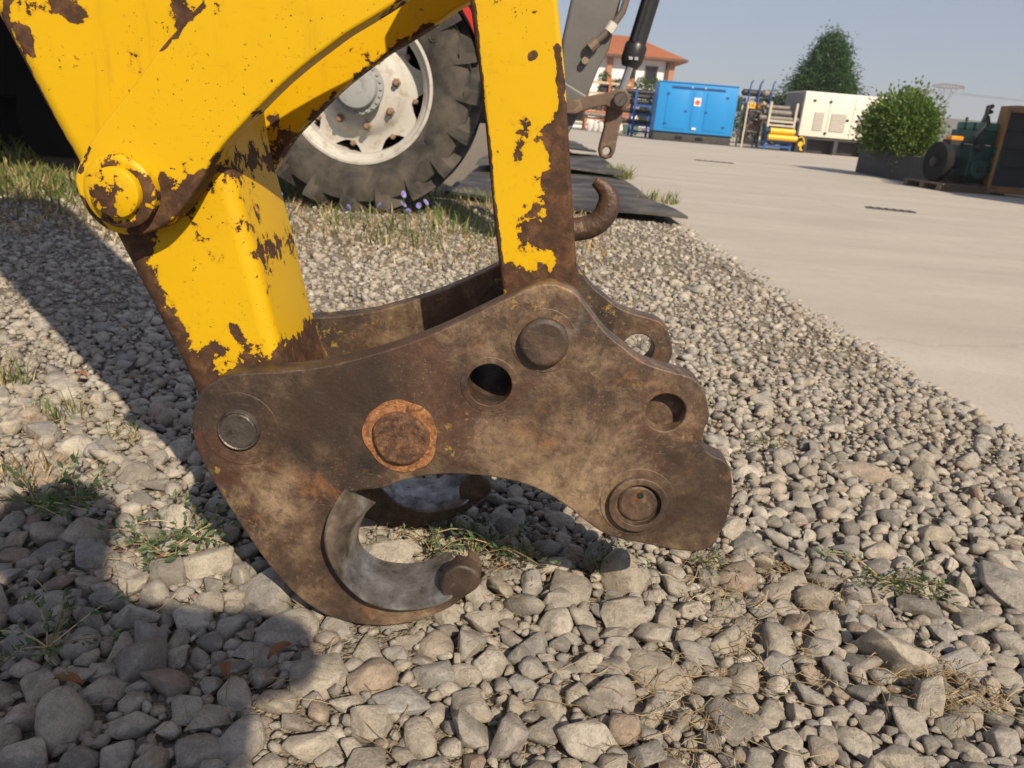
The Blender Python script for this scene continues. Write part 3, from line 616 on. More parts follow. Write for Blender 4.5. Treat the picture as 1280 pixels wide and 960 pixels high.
for k in range(NL * 2):
    sd = -1 if k % 2 == 0 else 1
    a0 = 2 * math.pi * (k / 2) / NL
    # each lug starts at the shoulder on one side and runs slanting to the middle of the tread
    pts = []
    for j in range(6):
        u = j / 5; y = sd * (.222 - .215 * u); a = a0 + .34 * u * 1.0
        rt = WR - .010 * (1 - u); rb = .615 if j == 0 else .640
        wd = (.046 if j else .050) / WR
        pts.append([(rb, a - wd * .62), (rt, a - wd * .5), (rt, a + wd * .5), (rb, a + wd * .62), y])
    V = []
    for q in pts:
        for r_, an in q[:4]: V.append((WC[0] + r_ * math.cos(an), q[4], WC[2] + r_ * math.sin(an)))
    F = [(4 * j + i, 4 * j + (i + 1) % 4, 4 * j + 4 + (i + 1) % 4, 4 * j + 4 + i) for j in range(5) for i in range(4)] + [(0, 1, 2, 3), (20, 23, 22, 21)]
    mb.add(V, F)
    # the foot of the lug running down the sidewall
    a = a0; wd = .05 / WR; V = []
    for r_, y_, w_ in ((.705, .222, 1.0), (.66, .226, 1.0), (.60, .222, .7), (.565, .2185, .35)):
        for s_ in (-1, 1): V.append((WC[0] + r_ * math.cos(a - .03 + s_ * wd * .5 * w_), sd * y_, WC[2] + r_ * math.sin(a - .03 + s_ * wd * .5 * w_)))
    for r_, y_, w_ in ((.705, .195, 1.0), (.66, .195, 1.0), (.60, .195, .7), (.565, .20, .35)):
        for s_ in (-1, 1): V.append((WC[0] + r_ * math.cos(a - .03 + s_ * wd * .5 * w_), sd * y_, WC[2] + r_ * math.sin(a - .03 + s_ * wd * .5 * w_)))
    mb.add(V, [(0, 1, 3, 2), (2, 3, 5, 4), (4, 5, 7, 6), (0, 2, 10, 8), (2, 4, 12, 10), (4, 6, 14, 12), (1, 9, 11, 3), (3, 11, 13, 5), (5, 13, 15, 7), (0, 8, 9, 1), (6, 7, 15, 14)], False)
tyre = mb.build('tyre', M['rubber'], tractor, bevel=0)
for (a, r_) in ((.6, .52), (2.3, .53), (3.9, .52), (5.0, .535), (5.75, .50)):   # moulded marks on the sidewall
    q = MB(); q.lathe([(.0, -.224), (.012, -.224), (.014, -.220), (.026, -.220), (.028, -.212)], 'Y', (WC[0] + r_ * math.cos(a), 0, WC[2] + r_ * math.sin(a)), 16); q.build('moulded_mark', M['rubber'], tyre)
white = simple('rim_paint', (.47, .455, .42), .55, 0, .12, 9, .2, 60, (.26, .19, .13), .6)
grey = simple('hub_paint', (.30, .32, .32), .5, 0, .15, 12, .2, 60, (.16, .13, .10), .5)
mb = MB(); mb.lathe([(.430, -.178), (.436, -.186), (.432, -.194), (.418, -.196), (.408, -.186), (.404, -.172), (.392, -.166), (.384, -.150), (.374, -.140), (.368, -.06), (.36, .12), (.38, .17), (.43, .19)], 'Y', WC, 72)
rim = mb.build('rim', white, tractor)
mb = MB(); nb = 96; V = []                                        # wheel disc with eight scalloped openings against the rim
for k in range(nb):
    a = 2 * math.pi * k / nb; lobe = math.cos(4 * a + .9) ** 2
    ro = .368 - .058 * max(0, (lobe - .42) / .58) ** .6 if lobe > .42 else .368
    for r_, y_ in ((.10, -.125), (.20, -.118), (.245, -.100), (.262, -.075), (min(.285, ro - .005), -.060), (ro, -.058), (ro, -.040)):
        V.append((WC[0] + r_ * math.cos(a), y_, WC[2] + r_ * math.sin(a)))
F = [(k * 7 + i, k * 7 + i + 1, ((k + 1) % nb) * 7 + i + 1, ((k + 1) % nb) * 7 + i) for k in range(nb) for i in range(6)]
mb.add(V, F, True); disc = mb.build('wheel_disc', white, tractor)
mb = MB(); mb.lathe([(0, -.262), (.085, -.262), (.112, -.256), (.118, -.244), (.120, -.215), (.150, -.212), (.153, -.200), (.150, -.185), (.128, -.182), (.124, -.11)], 'Y', WC, 56)
hub = mb.build('hub', grey, tractor)
boltm = simple('rusty_bolt', (.26, .17, .11), .7, .2, .4, 40)
for k in range(22):
    a = 2 * math.pi * k / 22; q = MB(); q.lathe([(0, -.222), (.008, -.222), (.0095, -.219), (.0095, -.210)], 'Y', (WC[0] + .138 * math.cos(a), 0, WC[2] + .138 * math.sin(a)), 6, smooth=False); q.build('hub_bolt', grey, hub)
for k in range(8):
    a = 2 * math.pi * k / 8 + .2; q = MB(); q.lathe([(0, -.160), (.014, -.160), (.017, -.155), (.020, -.128), (.026, -.126), (.026, -.112)], 'Y', (WC[0] + .215 * math.cos(a), 0, WC[2] + .215 * math.sin(a)), 6, smooth=False); q.build('wheel_nut', boltm, disc)
for k in range(8):
    a = 2 * math.pi * k / 8 + .62; q = MB(); q.lathe([(0, -.082), (.012, -.082), (.016, -.078), (.018, -.060), (.018, -.055)], 'Y', (WC[0] + .322 * math.cos(a), 0, WC[2] + .322 * math.sin(a)), 6, smooth=False); q.build('rim_bolt', boltm, disc)
mb = MB(); mb.lathe([(.36, .10), (.05, .11)], 'Y', WC, 40); mb.build('wheel_back', black, tractor)
redm = simple('red_paint', (.48, .022, .02), .4, 0, .15, 6, .1)
mb = MB(); V = []; n = 24
for k in range(n):
    a = RAD(20) + RAD(142) * k / (n - 1)
    for r_ in (.735, .77):
        for y_ in (-.20, .26): V.append((WC[0] + r_ * math.cos(a), y_, WC[2] + r_ * math.sin(a)))
F = []
for k in range(n - 1):
    b = 4 * k; F += [(b, b + 1, b + 5, b + 4), (b + 2, b + 6, b + 7, b + 3), (b, b + 4, b + 6, b + 2), (b + 1, b + 3, b + 7, b + 5)]
F += [(0, 2, 3, 1), (4 * n - 4, 4 * n - 3, 4 * n - 1, 4 * n - 2)]
mb.add(V, F, False).build('mudguard', redm, tractor)
mb = MB(); mb.box((.0, .72, 1.05), (1.5, .8, 1.0)); mb.box((-1.8, 1.15, .95), (3.4, .9, 1.0)); mb.build('chassis', black, tractor, bevel=.03)
mb = MB(); mb.box((-2.2, .75, 1.75), (3.4, 3.6, .5)); mb.build('shade_deck', black, tractor, bevel=.03)  # unseen overhang, drawn forward to keep the black chassis in shade
mb = MB(); mb.box((-2.9, 1.2, .30), (2.2, .3, .5)); mb.cyl((-2.1, .5, .36), (-2.1, 1.6, .36), .37, n=32); mb.build('undercarriage', black, tractor, bevel=.015)

# ---------------------------------------------------------------- grey arm of another machine
GY = 3.6
garm = thing('excavator_arm', 'dark grey machine arm with black hydraulic cylinder and a hanging rusty link', 'excavator arm', (.25, 3.6, .6))
gm = NT('grey_arm_paint'); f = gm.noise(7, 7, .6, .3); sp_ = gm.step(gm.noise(60, 4, .7), .70, .74)
c = gm.mix(f, (.075, .072, .070), (.145, .138, .132)); c = gm.mix(sp_, c, (.30, .25, .18)); c = gm.mix(gm.step(gm.noise(18, 8, .7, .5), .62, .72, 0, .5), c, (.20, .14, .09))
gm = gm.bsdf(col=c, rough=.55, nrm=gm.bump(f, .2, .01))
rl = simple('rusty_link', (.13, .085, .06), .6, .2, .45, 14, .4, 90, (.28, .19, .11), .6)
plate('stick', [[(0.2415, 1.8432), (0.1767, 1.4589), (0.1132, 1.1020), (0.0918, 0.9455), (0.0958, 0.8022), (0.0786, 0.6194), (0.0877, 0.5252), (0.1496, 0.5507), (0.1955, 0.6555), (0.2252, 0.7373), (0.2557, 0.8372), (0.2939, 0.9232), (0.3210, 1.1177), (0.3928, 1.4747), (0.4578, 1.8583)]], 3.58, 3.78, [gm, gm], garm, .012, 3)
plate('end_plate', [[(0.0914, 0.6274), (0.0935, 0.5334), (0.1451, 0.5511), (0.1910, 0.6519), (0.2147, 0.7229), (0.1081, 0.7763), (0.0928, 0.7199)]], 3.566, 3.582, [gm, gm], garm, .003)
plate('rocker_link', [[(0.1145, 0.7015), (0.1266, 0.6502), (0.1719, 0.6505), (0.2448, 0.6825), (0.3021, 0.6968), (0.3423, 0.6804), (0.3766, 0.6831), (0.4008, 0.7111), (0.4000, 0.7434), (0.3762, 0.7673), (0.3418, 0.7678), (0.3126, 0.7527), (0.2389, 0.7340), (0.1722, 0.7125)]], 3.50, 3.545, [rl, rl], garm, .006)
plate('hanging_link', [[(0.3135, 0.7110), (0.3087, 0.6046), (0.2983, 0.5432), (0.2952, 0.5090), (0.3055, 0.4824), (0.3314, 0.4742), (0.3554, 0.4830), (0.3666, 0.5079), (0.3694, 0.5421), (0.3779, 0.6435), (0.3869, 0.7102), (0.3724, 0.7418), (0.3268, 0.7447)], circle((0.3309, 0.5084), .018, 20)], 3.55, 3.62, [rl, rl], garm, .008)
pin((0.3566, 0.7265), .030, 3.475, 3.66, M['oily'], garm, 'pin')
blk = simple('cylinder_black', (.016, .016, .018), .38, 0, .3, 10, .1); chrome = simple('chrome_rod', (.62, .63, .65), .18, 1.0, .1, 8, .03)
(cx0, cz0), (cx1, cz1), (cx2, cz2) = (0.5581, 1.6855), (0.3939, 0.8618), (0.3645, 0.7354)
A_, B_, D_ = Vector((cx0, 3.62, cz0)), Vector((cx1, 3.62, cz1)), Vector((cx2, 3.62, cz2))
mb = MB(); mb.tube([A_, B_.lerp(A_, .1)], .038, 24); mb.tube([A_ + Vector((-.02, -.035, 0)), B_.lerp(A_, .12) + Vector((-.02, -.035, 0))], .011, 10); cyl_ = mb.build('cylinder_barrel', blk, garm, True)
mb = MB(); mb.tube([B_.lerp(A_, .12), B_.lerp(A_, .105), B_.lerp(A_, .03), B_], [.040, .048, .048, .036], 24); gl = mb.build('cylinder_gland', blk, garm, True)
for s_ in (-1, 1):
    q = MB(); q.box(tuple(B_.lerp(A_, .04) + Vector((.012 * s_, -.049, 0))), (.016, .01, .012)); q.build('gland_bolt', simple('zinc', (.5, .5, .5), .4, .8), gl, True)
mb = MB(); mb.tube([B_, D_], .0165, 16); mb.build('piston_rod', chrome, garm, True)
hp = [(0.3912, 3.5500, 1.4356), (0.3516, 3.5500, 1.1735), (0.3288, 3.5500, 1.0669), (0.2898, 3.5500, 1.0030), (0.2477, 3.5500, 0.9597), (0.2203, 3.5500, 0.9328)]
mb = MB(); mb.tube([(x, y, z) for x, y, z in hp], [.015] * 6, 12); pipe_ = mb.build('hydraulic_pipe', simple('pipe_brown', (.13, .10, .08), .6, .1, .35, 20), garm, True)
for nm, q0, q1, r_, mt in (('pipe_clamp', hp[3], hp[2], .021, simple('clamp_white', (.6, .58, .52), .6)), ('pipe_fitting', hp[5], hp[4], .024, simple('fitting_brass', (.22, .17, .12), .5, .4))):
    a_, b_ = Vector(q0), Vector(q1); d_ = (b_ - a_).normalized(); mb = MB(); mb.tube([a_ - d_ * .018, a_ + d_ * .022], r_, 8, smooth=False); mb.build(nm, mt, pipe_, True)
x_, z_ = (0.1947, 0.8693); mb = MB(); mb.tube([(x_, 3.585, z_), (x_, 3.545, z_)], .016, 6, smooth=False); mb.build('pipe_fitting', simple('fitting_brass_b', (.24, .19, .13), .5, .4), garm, True)
(x1_, z1_), (x2_, z2_) = (0.1076, 0.7758), (0.2135, 0.7258)
mb = MB(); mb.tube([(x1_, 3.579, z1_), (x2_, 3.579, z2_)], .006, 8); mb.build('weld_seam', simple('weld', (.22, .21, .20), .5, .3), garm, True)

# ---------------------------------------------------------------- rubber sheets lying along the yard
mat_m = NT('rubber_sheet'); f = mat_m.noise(2.2, 7, .65, .4, mat_m.n('ShaderNodeNewGeometry', 'Position')); f2 = mat_m.noise(30, 6, .6)
mat_m = mat_m.bsdf(col=mat_m.mix(mat_m.step(f, .38, .68), (.035, .034, .034), (.135, .122, .108)), rough=.7, nrm=mat_m.bump(f2, .2, .004), spec=.35)
def sheet(c, nx, ny, th, z0, amp, seed, label):
    """c: four ground corners (front left, front right, back right, back left)"""
    R = random.Random(seed); ph = [R.uniform(0, 6) for _ in range(6)]; V = []; c = [Vector(q) for q in c]
    for lay in (0, 1):
        for j in range(ny + 1):
            for i in range(nx + 1):
                u, v = i / nx, j / ny; p = c[0].lerp(c[1], u).lerp(c[3].lerp(c[2], u), v)
                h = amp * (.5 + .5 * math.sin(p.y * 2.1 + ph[0] + p.x)) * (.5 + .5 * math.sin(p.x * 3.3 + ph[1] + p.y * .7)) + amp * .25 * math.sin(p.y * 6 + ph[2]) * math.sin(p.x * 5 + ph[3])
                V.append((p.x, p.y, z0 + max(h, 0) + (th if lay else 0)))
    n1 = (nx + 1) * (ny + 1); F = []
    for j in range(ny):
        for i in range(nx):
            a = j * (nx + 1) + i; F += [(a, a + nx + 1, a + nx + 2, a + 1), (n1 + a, n1 + a + 1, n1 + a + nx + 2, n1 + a + nx + 1)]
    for i in range(nx):
        F += [(i, i + 1, n1 + i + 1, n1 + i)]; b = ny * (nx + 1); F += [(b + i + 1, b + i, n1 + b + i, n1 + b + i + 1)]
    for j in range(ny):
        a, b = j * (nx + 1), (j + 1) * (nx + 1); F += [(b, a, n1 + a, n1 + b)]; F += [(a + nx, b + nx, n1 + b + nx, n1 + a + nx)]
    mb = MB(); mb.add(V, F, False); o = mb.build('rubber_sheet', mat_m); return tag(o, label, 'rubber sheet')
sheet([(-.62, 5.85), (1.10, 5.35), (1.02, 9.6), (-.55, 10.0)], 26, 50, .018, -.002, .045, 4, 'wide dark rubber sheet lying flat with its corner pointing onto the concrete')
sheet([(-.55, 8.1), (1.0, 8.6), (.98, 12.2), (-.5, 12.4)], 20, 34, .02, .075, .05, 9, 'crumpled dark rubber sheet lying on top of the wide flat one')
sheet([(-.5, 11.6), (.90, 11.2), (.80, 15.6), (-.5, 15.8)], 20, 34, .02, .15, .04, 12, 'grey rubber sheet topmost of the overlapping sheets, farthest along the yard edge')

# ---------------------------------------------------------------- generators
def genset(name, label, loc, rz, L_, D_, H_, hb, paint, basem, side=None):
    t_ = thing(name, label, 'generator', loc, rz)
    b = MB(); b.box((L_ / 2, D_ / 2, hb + (H_ - hb) / 2), (L_, D_, H_ - hb)); body = b.build('canopy', paint, t_, bevel=.02)
    return t_, body
bluep = simple('blue_paint', (.010, .245, .62), .45, 0, .08, 3, .08, 40); blued = simple('blue_dark', (.008, .06, .20), .5, 0, .1, 5)
dk = simple('dark_base', (.045, .045, .047), .7, 0, .3, 6, .2, 40, (.12, .10, .08), .5); holeb = simple('void_black', (.006, .006, .006), .9)
gb, body = genset('generator', 'bright blue closed generator cabinet on a dark skid standing on the concrete', (4.50, 30.55, 0), RAD(-2.5), 2.92, 1.55, 2.06, .33, bluep, dk)
b = MB(); b.box((1.46, .80, .165), (2.90, 1.45, .33)); bs = b.build('base_frame', dk, gb, bevel=.015)
for x_ in (.98, 1.74): q = MB(); q.box((x_, .07, .15), (.26, .06, .09)); q.build('fork_pocket', holeb, bs)
for x_, w_ in ((.74, .80), (1.46, .36), (2.18, .80)):
    q = MB(); q.box((x_, -.006, 1.12), (w_ - .03, .03, 1.34)); d_ = q.build('door', bluep, gb, bevel=.008)
    if w_ > .5:
        hx = x_ - .36 if x_ < 1.4 else x_ + .36
        for z_ in (.62, 1.66): r_ = MB(); r_.box((hx, -.03, z_), (.10, .03, .05)); r_.build('hinge', blued, d_)
        lx = x_ + .34 if x_ < 1.4 else x_ - .34
        r_ = MB(); r_.box((lx, -.03, 1.10), (.10, .03, .045)); r_.build('latch', blued, d_)
q = MB(); q.box((1.46, -.006, 1.90), (1.95, .03, .07)); q.build('roof_gutter', blued, gb)
q = MB(); q.box((1.46, .02, 2.075), (2.9, .10, .03)); q.build('roof_rail', bluep, gb)
for x_ in (1.22, 1.70): q = MB(); q.box((x_, -.02, 1.93), (.05, .02, .05)); q.build('lifting_lug', simple('zinc_lug', (.6, .6, .6), .5, .3), gb)
q = MB(); q.box((1.47, -.026, 1.44), (.25, .012, .29)); sg = q.build('warning_sign', simple('sign_white', (.75, .68, .64), .5, 0, .05), gb)
q = MB(); q.box((1.47, -.034, 1.42), (.15, .01, .15), (0, .5, 0)); q.build('sign_mark', simple('sign_red', (.6, .10, .07), .5), sg)
q = MB(); q.box((1.47, -.026, .50), (.15, .012, .08)); q.build('name_plate', simple('plate_white', (.7, .7, .7), .5), gb)
whp = simple('cream_paint', (.74, .69, .60), .45, 0, .05, 3, .05, 40); gre = simple('shade_seam_grey', (.20, .20, .21), .5, 0, .1)
gw, body = genset('generator', 'cream white closed generator cabinet with grey vent grilles, partly behind the round bush', (9.60, 29.6, 0), RAD(3), 4.0, 1.9, 2.10, .58, whp, dk)
b = MB(); b.box((-.012, .95, 1.34), (.03, 1.82, 1.44)); b.build('shaded_end', gre, gw)  # grey panel: the shade on this end put into its colour
b = MB(); b.box((2.0, .95, .53), (4.0, 1.8, .10)); b.box((2.0, 1.1, .25), (3.8, 1.2, .46)); 
bs = b.build('base_frame', dk, gw, bevel=.01)
for x_ in (.3, 1.45, 2.6, 3.7): q = MB(); q.box((x_, .22, .24), (.14, .4, .48)); q.build('skid_leg', dk, bs)
for x_, w_ in ((.62, .32), (1.34, .52), (2.35, .52), (3.5, .52)):
    q = MB(); q.box((x_, -.004, 1.10), (w_ + .03, .02, .62)); v_ = q.build('vent', simple('vent_grey', (.30, .29, .28), .6), gw)
    for k in range(9): r_ = MB(); r_.box((x_, -.018, .84 + .065 * k), (w_, .02, .022), (.5, 0, 0)); r_.build('slat', whp, v_)
for x_ in (.95, 1.85, 2.9): q = MB(); q.box((x_, -.001, 1.3), (.010, .02, 1.36)); q.build('door_seam', gre, gw)
for x_, z_ in ((1.68, 1.22), (2.02, 1.22), (.95, 1.80), (.95, .72), (.36, 1.80), (2.9, 1.8), (3.05, 1.22)): q = MB(); q.box((x_, -.014, z_), (.09, .04, .07)); q.build('latch', holeb, gw)

# ---------------------------------------------------------------- racks and scrap between the generators
bl_p = simple('rack_blue', (.02, .09, .34), .5, 0, .2, 8, .1, 40, (.10, .07, .05), .5); beige = simple('rack_beige', (.50, .46, .38), .6, 0, .15, 8)
ypaint = simple('yellow_paint', (.80, .46, .015), .4, 0, .1, 5); pipeg = simple('pipe_grey', (.20, .18, .165), .6, .2, .3, 6, .2, 40, (.12, .08, .06), .6); darkm = simple('dark_scrap', (.03, .032, .033), .6, .2, .5, 6, .3); rustm = simple('scrap_rust', (.16, .10, .07), .8, .1, .4, 8, .3)
rk = thing('storage_rack', 'blue steel stacking rack with beige upper posts holding grey pipes', 'rack', (8.443, 29.630, 0), RAD(2))
for x_ in (0, .95):
    for y_ in (0, .9):
        q = MB(); q.box((x_, y_, .40), (.07, .07, .80)); q.build('post', bl_p, rk); q = MB(); q.box((x_, y_, 1.225), (.075, .075, .85)); q.build('upper_post', beige, rk)
for z_, mt in ((.13, bl_p), (.30, bl_p), (.86, beige), (1.00, beige)):
    q = MB(); q.box((.475, 0, z_), (.88, .05, .07)); q.build('rail', mt, rk); q = MB(); q.box((.475, .9, z_), (.88, .05, .07)); q.build('rail', mt, rk)
for x_ in (0, .95):
    for z_ in (.20, .93): q = MB(); q.box((x_, .45, z_), (.05, .83, .06)); q.build('side_rail', bl_p if z_ < .5 else beige, rk)
for x_ in (.24, .71): q = MB(); q.box((x_, -.03, .215), (.24, .03, .06)); q.build('fork_slot', holeb, rk); q = MB(); q.box((x_, -.03, .93), (.24, .03, .05)); q.build('fork_slot', holeb, rk)
def cyl_thing(name, label, cat, p0, p1, r, mt, caps=None, group=None):
    p0, p1 = Vector(p0), Vector(p1); t_ = thing(name, label, cat, tuple((p0 + p1) / 2 - Vector((0, 0, r))), 0, group)
    mb = MB(); mb.tube([p0, p1], r, 20); mb.build('barrel', mt, t_, True)
    d_ = (p1 - p0).normalized()
    for p_, s_ in ((p0, -1), (p1, 1)): mb = MB(); mb.tube([p_, p_ + d_ * s_ * .05], [r * .75, r * .55], 14); mb.build('end_cap', caps or mt, t_, True)
    return t_
cyl_thing('gas_cylinder', 'yellow steel cylinder lying lower in the blue rack', 'cylinder', (8.475, 29.471, .445), (9.537, 29.524, .445), .105, ypaint, rustm)
cyl_thing('gas_cylinder', 'yellow steel cylinder lying upper in the blue rack', 'cylinder', (8.517, 29.471, .665), (9.409, 29.513, .665), .105, ypaint, rustm)
for k, (y_, z_, r_, l_) in enumerate(((29.736, 1.09, .085, 1.75), (30.002, 1.10, .10, 1.5), (30.320, 1.10, .10, 1.6), (29.842, 1.29, .10, 1.35), (30.161, 1.30, .09, 1.3), (30.002, 1.47, .08, 1.1))):
    cyl_thing('steel_pipe', 'grey exhaust pipe lying across the beige posts of the stacking rack', 'pipe', (8.124 + .05 * k, y_, z_), (8.124 + l_, y_ + .04, z_), r_, pipeg, darkm, 'pipes on the stacking rack')
tr = thing('pipe_stand', 'blue stand with curved prongs on top of the pipe pile', 'stand', (7.806, 30.479, 1.52), RAD(2))
q = MB(); q.box((.4, 0, .03), (1.0, .08, .06)); q.box((.4, .35, .03), (1.0, .08, .06)); q.build('foot_rail', bl_p, tr)
for x_, y_, h_ in ((0, 0, .82), (.36, 0, .85), (.44, .35, .8), (.82, 0, .85)):
    q = MB(); q.tube([(x_, y_, .05), (x_ + .01, y_, h_ * .6), (x_ + .03, y_, h_ * .9), (x_ + .09, y_, h_)], .026, 8); q.build('prong', bl_p, tr)
cyl_thing('hose_bundle', 'dark hose bundle held by the blue prongs', 'hose', (7.625, 30.649, 1.92), (8.284, 30.692, 1.92), .12, darkm)
cyl_thing('exhaust_silencer', 'grey short silencer beside the dark hose bundle', 'silencer', (8.369, 30.649, 1.93), (8.602, 30.692, 1.93), .13, pipeg)
r2 = thing('storage_rack', 'thin beige post rack packed with dark machine parts beside the blue generator', 'rack', (7.731, 30.055, 0))
for x_, y_ in ((0, 0), (.62, 0), (0, .8), (.62, .8)): q = MB(); q.box((x_, y_, .8), (.05, .05, 1.6)); q.build('post', beige, r2)
for z_ in (.18, .62, 1.05, 1.35):
    q = MB(); q.box((.31, .4, z_), (.57, .75, .03)); q.build('shelf', darkm, r2)
def scrap(loc, sx, sy, sz, seed, label, mt, mt2, cat='engine part'):
    R = random.Random(seed); t_ = thing('machine_part', label, cat, loc)
    q = MB(); q.box((0, 0, sz * .45), (sx, sy, sz * .9), None, .85); q.build('housing', mt, t_, bevel=.02)
    for k in range(5):
        a = R.uniform(-.4, .4) * sx; z_ = R.uniform(.2, .9) * sz; q = MB(); rr = R.uniform(.12, .22) * sz
        q.cyl((a, -sy * .5 - .03, z_), (a, sy * .1, z_), rr, rr * .8, 12); q.build('flange', mt2 if k % 2 else mt, t_)
    q = MB(); q.tube([(-sx * .4, -sy * .5, sz * .8), (-sx * .1, -sy * .55, sz), (sx * .2, -sy * .5, sz * .9), (sx * .4, -sy * .5, sz * .5)], .03 * sz + .01, 8); q.build('hose', mt2, t_)
    return t_
scrap((8.071, 30.373, .20), .5, .5, .38, 1, 'dark gearbox part on the bottom shelf of the thin rack', darkm, rustm)
scrap((8.050, 30.373, .64), .5, .5, .36, 2, 'rusty brown part on the middle shelf of the thin rack', rustm, darkm)
scrap((7.912, 30.320, 1.37), .26, .3, .26, 3, 'yellow painted part on the top shelf of the thin rack', ypaint, beige)
scrap((8.241, 30.320, 1.37), .22, .3, .22, 6, 'ochre brown part on the top shelf of the thin rack', simple('ochre', (.40, .20, .04), .6), rustm)
scrap((8.050, 30.373, 1.07), .5, .5, .24, 5, 'black part on the third shelf of the thin rack', darkm, pipeg)
scrap((9.717, 29.736, .0), .35, .4, .55, 8, 'dark machine part with a yellow flange beside the white generator', darkm, ypaint)
# left of the blue generator
r3 = thing('storage_rack', 'blue upright rack of dark pipes beside the shaded end of the blue generator', 'rack', (4.02, 33.2, 0), RAD(4))
for x_, y_ in ((0, 0), (.75, 0), (0, .8), (.75, .8)): q = MB(); q.box((x_, y_, .9), (.09, .09, 1.8)); q.build('post', bl_p, r3)
for z_ in (.2, .45, .85, 1.2): q = MB(); q.box((.375, 0, z_), (.64, .07, .08)); q.build('rail', bl_p, r3); q = MB(); q.box((.375, .8, z_), (.64, .07, .08)); q.build('rail', bl_p, r3)
for k, (z_, r_) in enumerate(((.57, .08), (.98, .09), (1.34, .10), (1.55, .09), (1.72, .08))):
    cyl_thing('steel_pipe', 'black pipe lying across the blue upright rack', 'pipe', (3.55 - .08 * k, 33.35 + .1 * (k % 3), z_), (4.75, 33.6, z_), r_, darkm, pipeg, 'pipes on the blue upright rack')
r4 = thing('storage_rack', 'orange shelving of boards and pale sacks in front of the white house', 'rack', (2.35, 37.5, 0), RAD(2))
orm = simple('orange_paint', (.45, .15, .05), .6, 0, .2, 8); woodm = simple('pale_wood', (.55, .42, .28), .8, 0, .2, 8); sackm = simple('sack_white', (.55, .54, .52), .8, 0, .25, 9)
for x_ in (.0, .95, 1.95):
    for y_ in (0, .9): q = MB(); q.box((x_, y_, 1.2), (.09, .09, 2.4)); q.build('upright', orm, r4)
for z_ in (.55, .85, 1.65, 2.1): q = MB(); q.box((.975, .0, z_), (2.1, .07, .09)); q.build('beam', orm if z_ < 1 else woodm, r4); q = MB(); q.box((.975, .45, z_ + .04), (2.0, .8, .03)); q.build('board', woodm, r4)
for k in range(6):
    R = random.Random(k); s0 = thing('sack', 'pale grey sack standing in the row under the orange shelving', 'sack', (2.55 + .26 * k, 37.3, .0), 0, 'row of pale sacks')
    q = MB(); q.tube([(0, 0, 0), (0, 0, .06), (.01, 0, .28), (.0, 0, .40), (.0, 0, .45)], [.09, .12, .125, .09, .04], 10); q.build('bag', sackm, s0)
    q = MB(); q.tube([(0, 0, .40), (0, 0, .425)], .06, 8); q.build('tie', darkm, s0)
cyl_thing('steel_pipe', 'long grey pipe lying on the low shelf of the orange shelving', 'pipe', (2.3, 37.4, .72), (4.1, 37.45, .72), .085, pipeg)
scrap((2.75, 37.9, .92), .6, .5, .6, 11, 'dark block on the middle shelf of the orange shelving', darkm, rustm)
scrap((3.75, 37.9, .92), .6, .5, .5, 12, 'brown block on the middle shelf of the orange shelving', rustm, darkm)
scrap((3.2, 37.9, 1.72), .8, .5, .32, 14, 'black crate of parts on the upper shelf of the orange shelving', darkm, woodm)
gx = thing('toolbox', 'green metal toolbox on the ground by the orange shelving', 'toolbox', (4.35, 36.6, 0)); gmx = simple('green_box', (.06, .13, .10), .5, 0, .15, 8)
q = MB(); q.box((0, 0, .21), (.66, .4, .30)); q.build('box', gmx, gx, bevel=.02); q = MB(); q.box((0, 0, .38), (.68, .42, .05)); q.build('lid', gmx, gx, bevel=.01)
for x_ in (-.24, .24): q = MB(); q.box((x_, 0, .03), (.10, .36, .06)); q.build('foot', darkm, gx)

# ---------------------------------------------------------------- house
hs = thing('house', 'white two storey house with terracotta hip roof behind the blue generator', 'house', (.6, 46, 0), 0)
plaster = simple('white_plaster', (.80, .80, .80), .8, 0, .06, 2, .1, 30); brick = simple('brick_pillar', (.42, .20, .12), .8, 0, .2, 10, .4, 30)
tile = NT('roof_tiles'); wv = tile.n('ShaderNodeTexWave', 'Fac', Vector=tile.P, Scale=2.6, Distortion=.4); nz = tile.noise(3, 6)
tile = tile.bsdf(col=tile.mix(nz, (.30, .085, .03), (.50, .17, .06)), rough=.85, nrm=tile.bump(wv, .6, .05))
HX, HD, HZ = 6.85, 7.5, 3.92
q = MB(); q.box((HX / 2, HD / 2, HZ / 2), (HX, HD, HZ)); q.build('wall', plaster, hs)
e = .55; q = MB(); V = [(-e, -e, HZ), (HX + e, -e, HZ), (HX + e, HD + e, HZ), (-e, HD + e, HZ), (2.6, HD / 2, HZ + 1.32), (HX - 2.0, HD / 2, HZ + 1.32)]
V = V + [(x, y, z - .14) for x, y, z in V[:4]]
q.add(V, [(0, 1, 5, 4), (1, 2, 5), (2, 3, 4, 5), (3, 0, 4), (6, 7, 1, 0), (7, 8, 2, 1), (8, 9, 3, 2), (9, 6, 0, 3), (9, 8, 7, 6)]); rf = q.build('roof', tile, hs)
eav = simple('eave_brown', (.12, .075, .05), .7)
q = MB(); q.box((HX / 2, -e - .04, HZ - .07), (HX + 2 * e, .08, .13)); q.build('gutter', eav, rf); q = MB(); q.box((HX + e + .04, HD / 2, HZ - .07), (.08, HD + 2 * e, .13)); q.build('gutter', eav, rf)
for x_ in (.14, 3.30, HX - .14): q = MB(); q.box((x_, -.06, HZ / 2 - .1), (.30, .20, HZ - .2)); q.build('pillar', brick, hs)
q = MB(); q.tube([(HX - .42, -.08, 0), (HX - .42, -.08, HZ - .1)], .06, 8); q.build('downpipe', eav, hs)
pane = simple('dark_pane', (.02, .022, .026), .15, 0, .2, 3, .02)
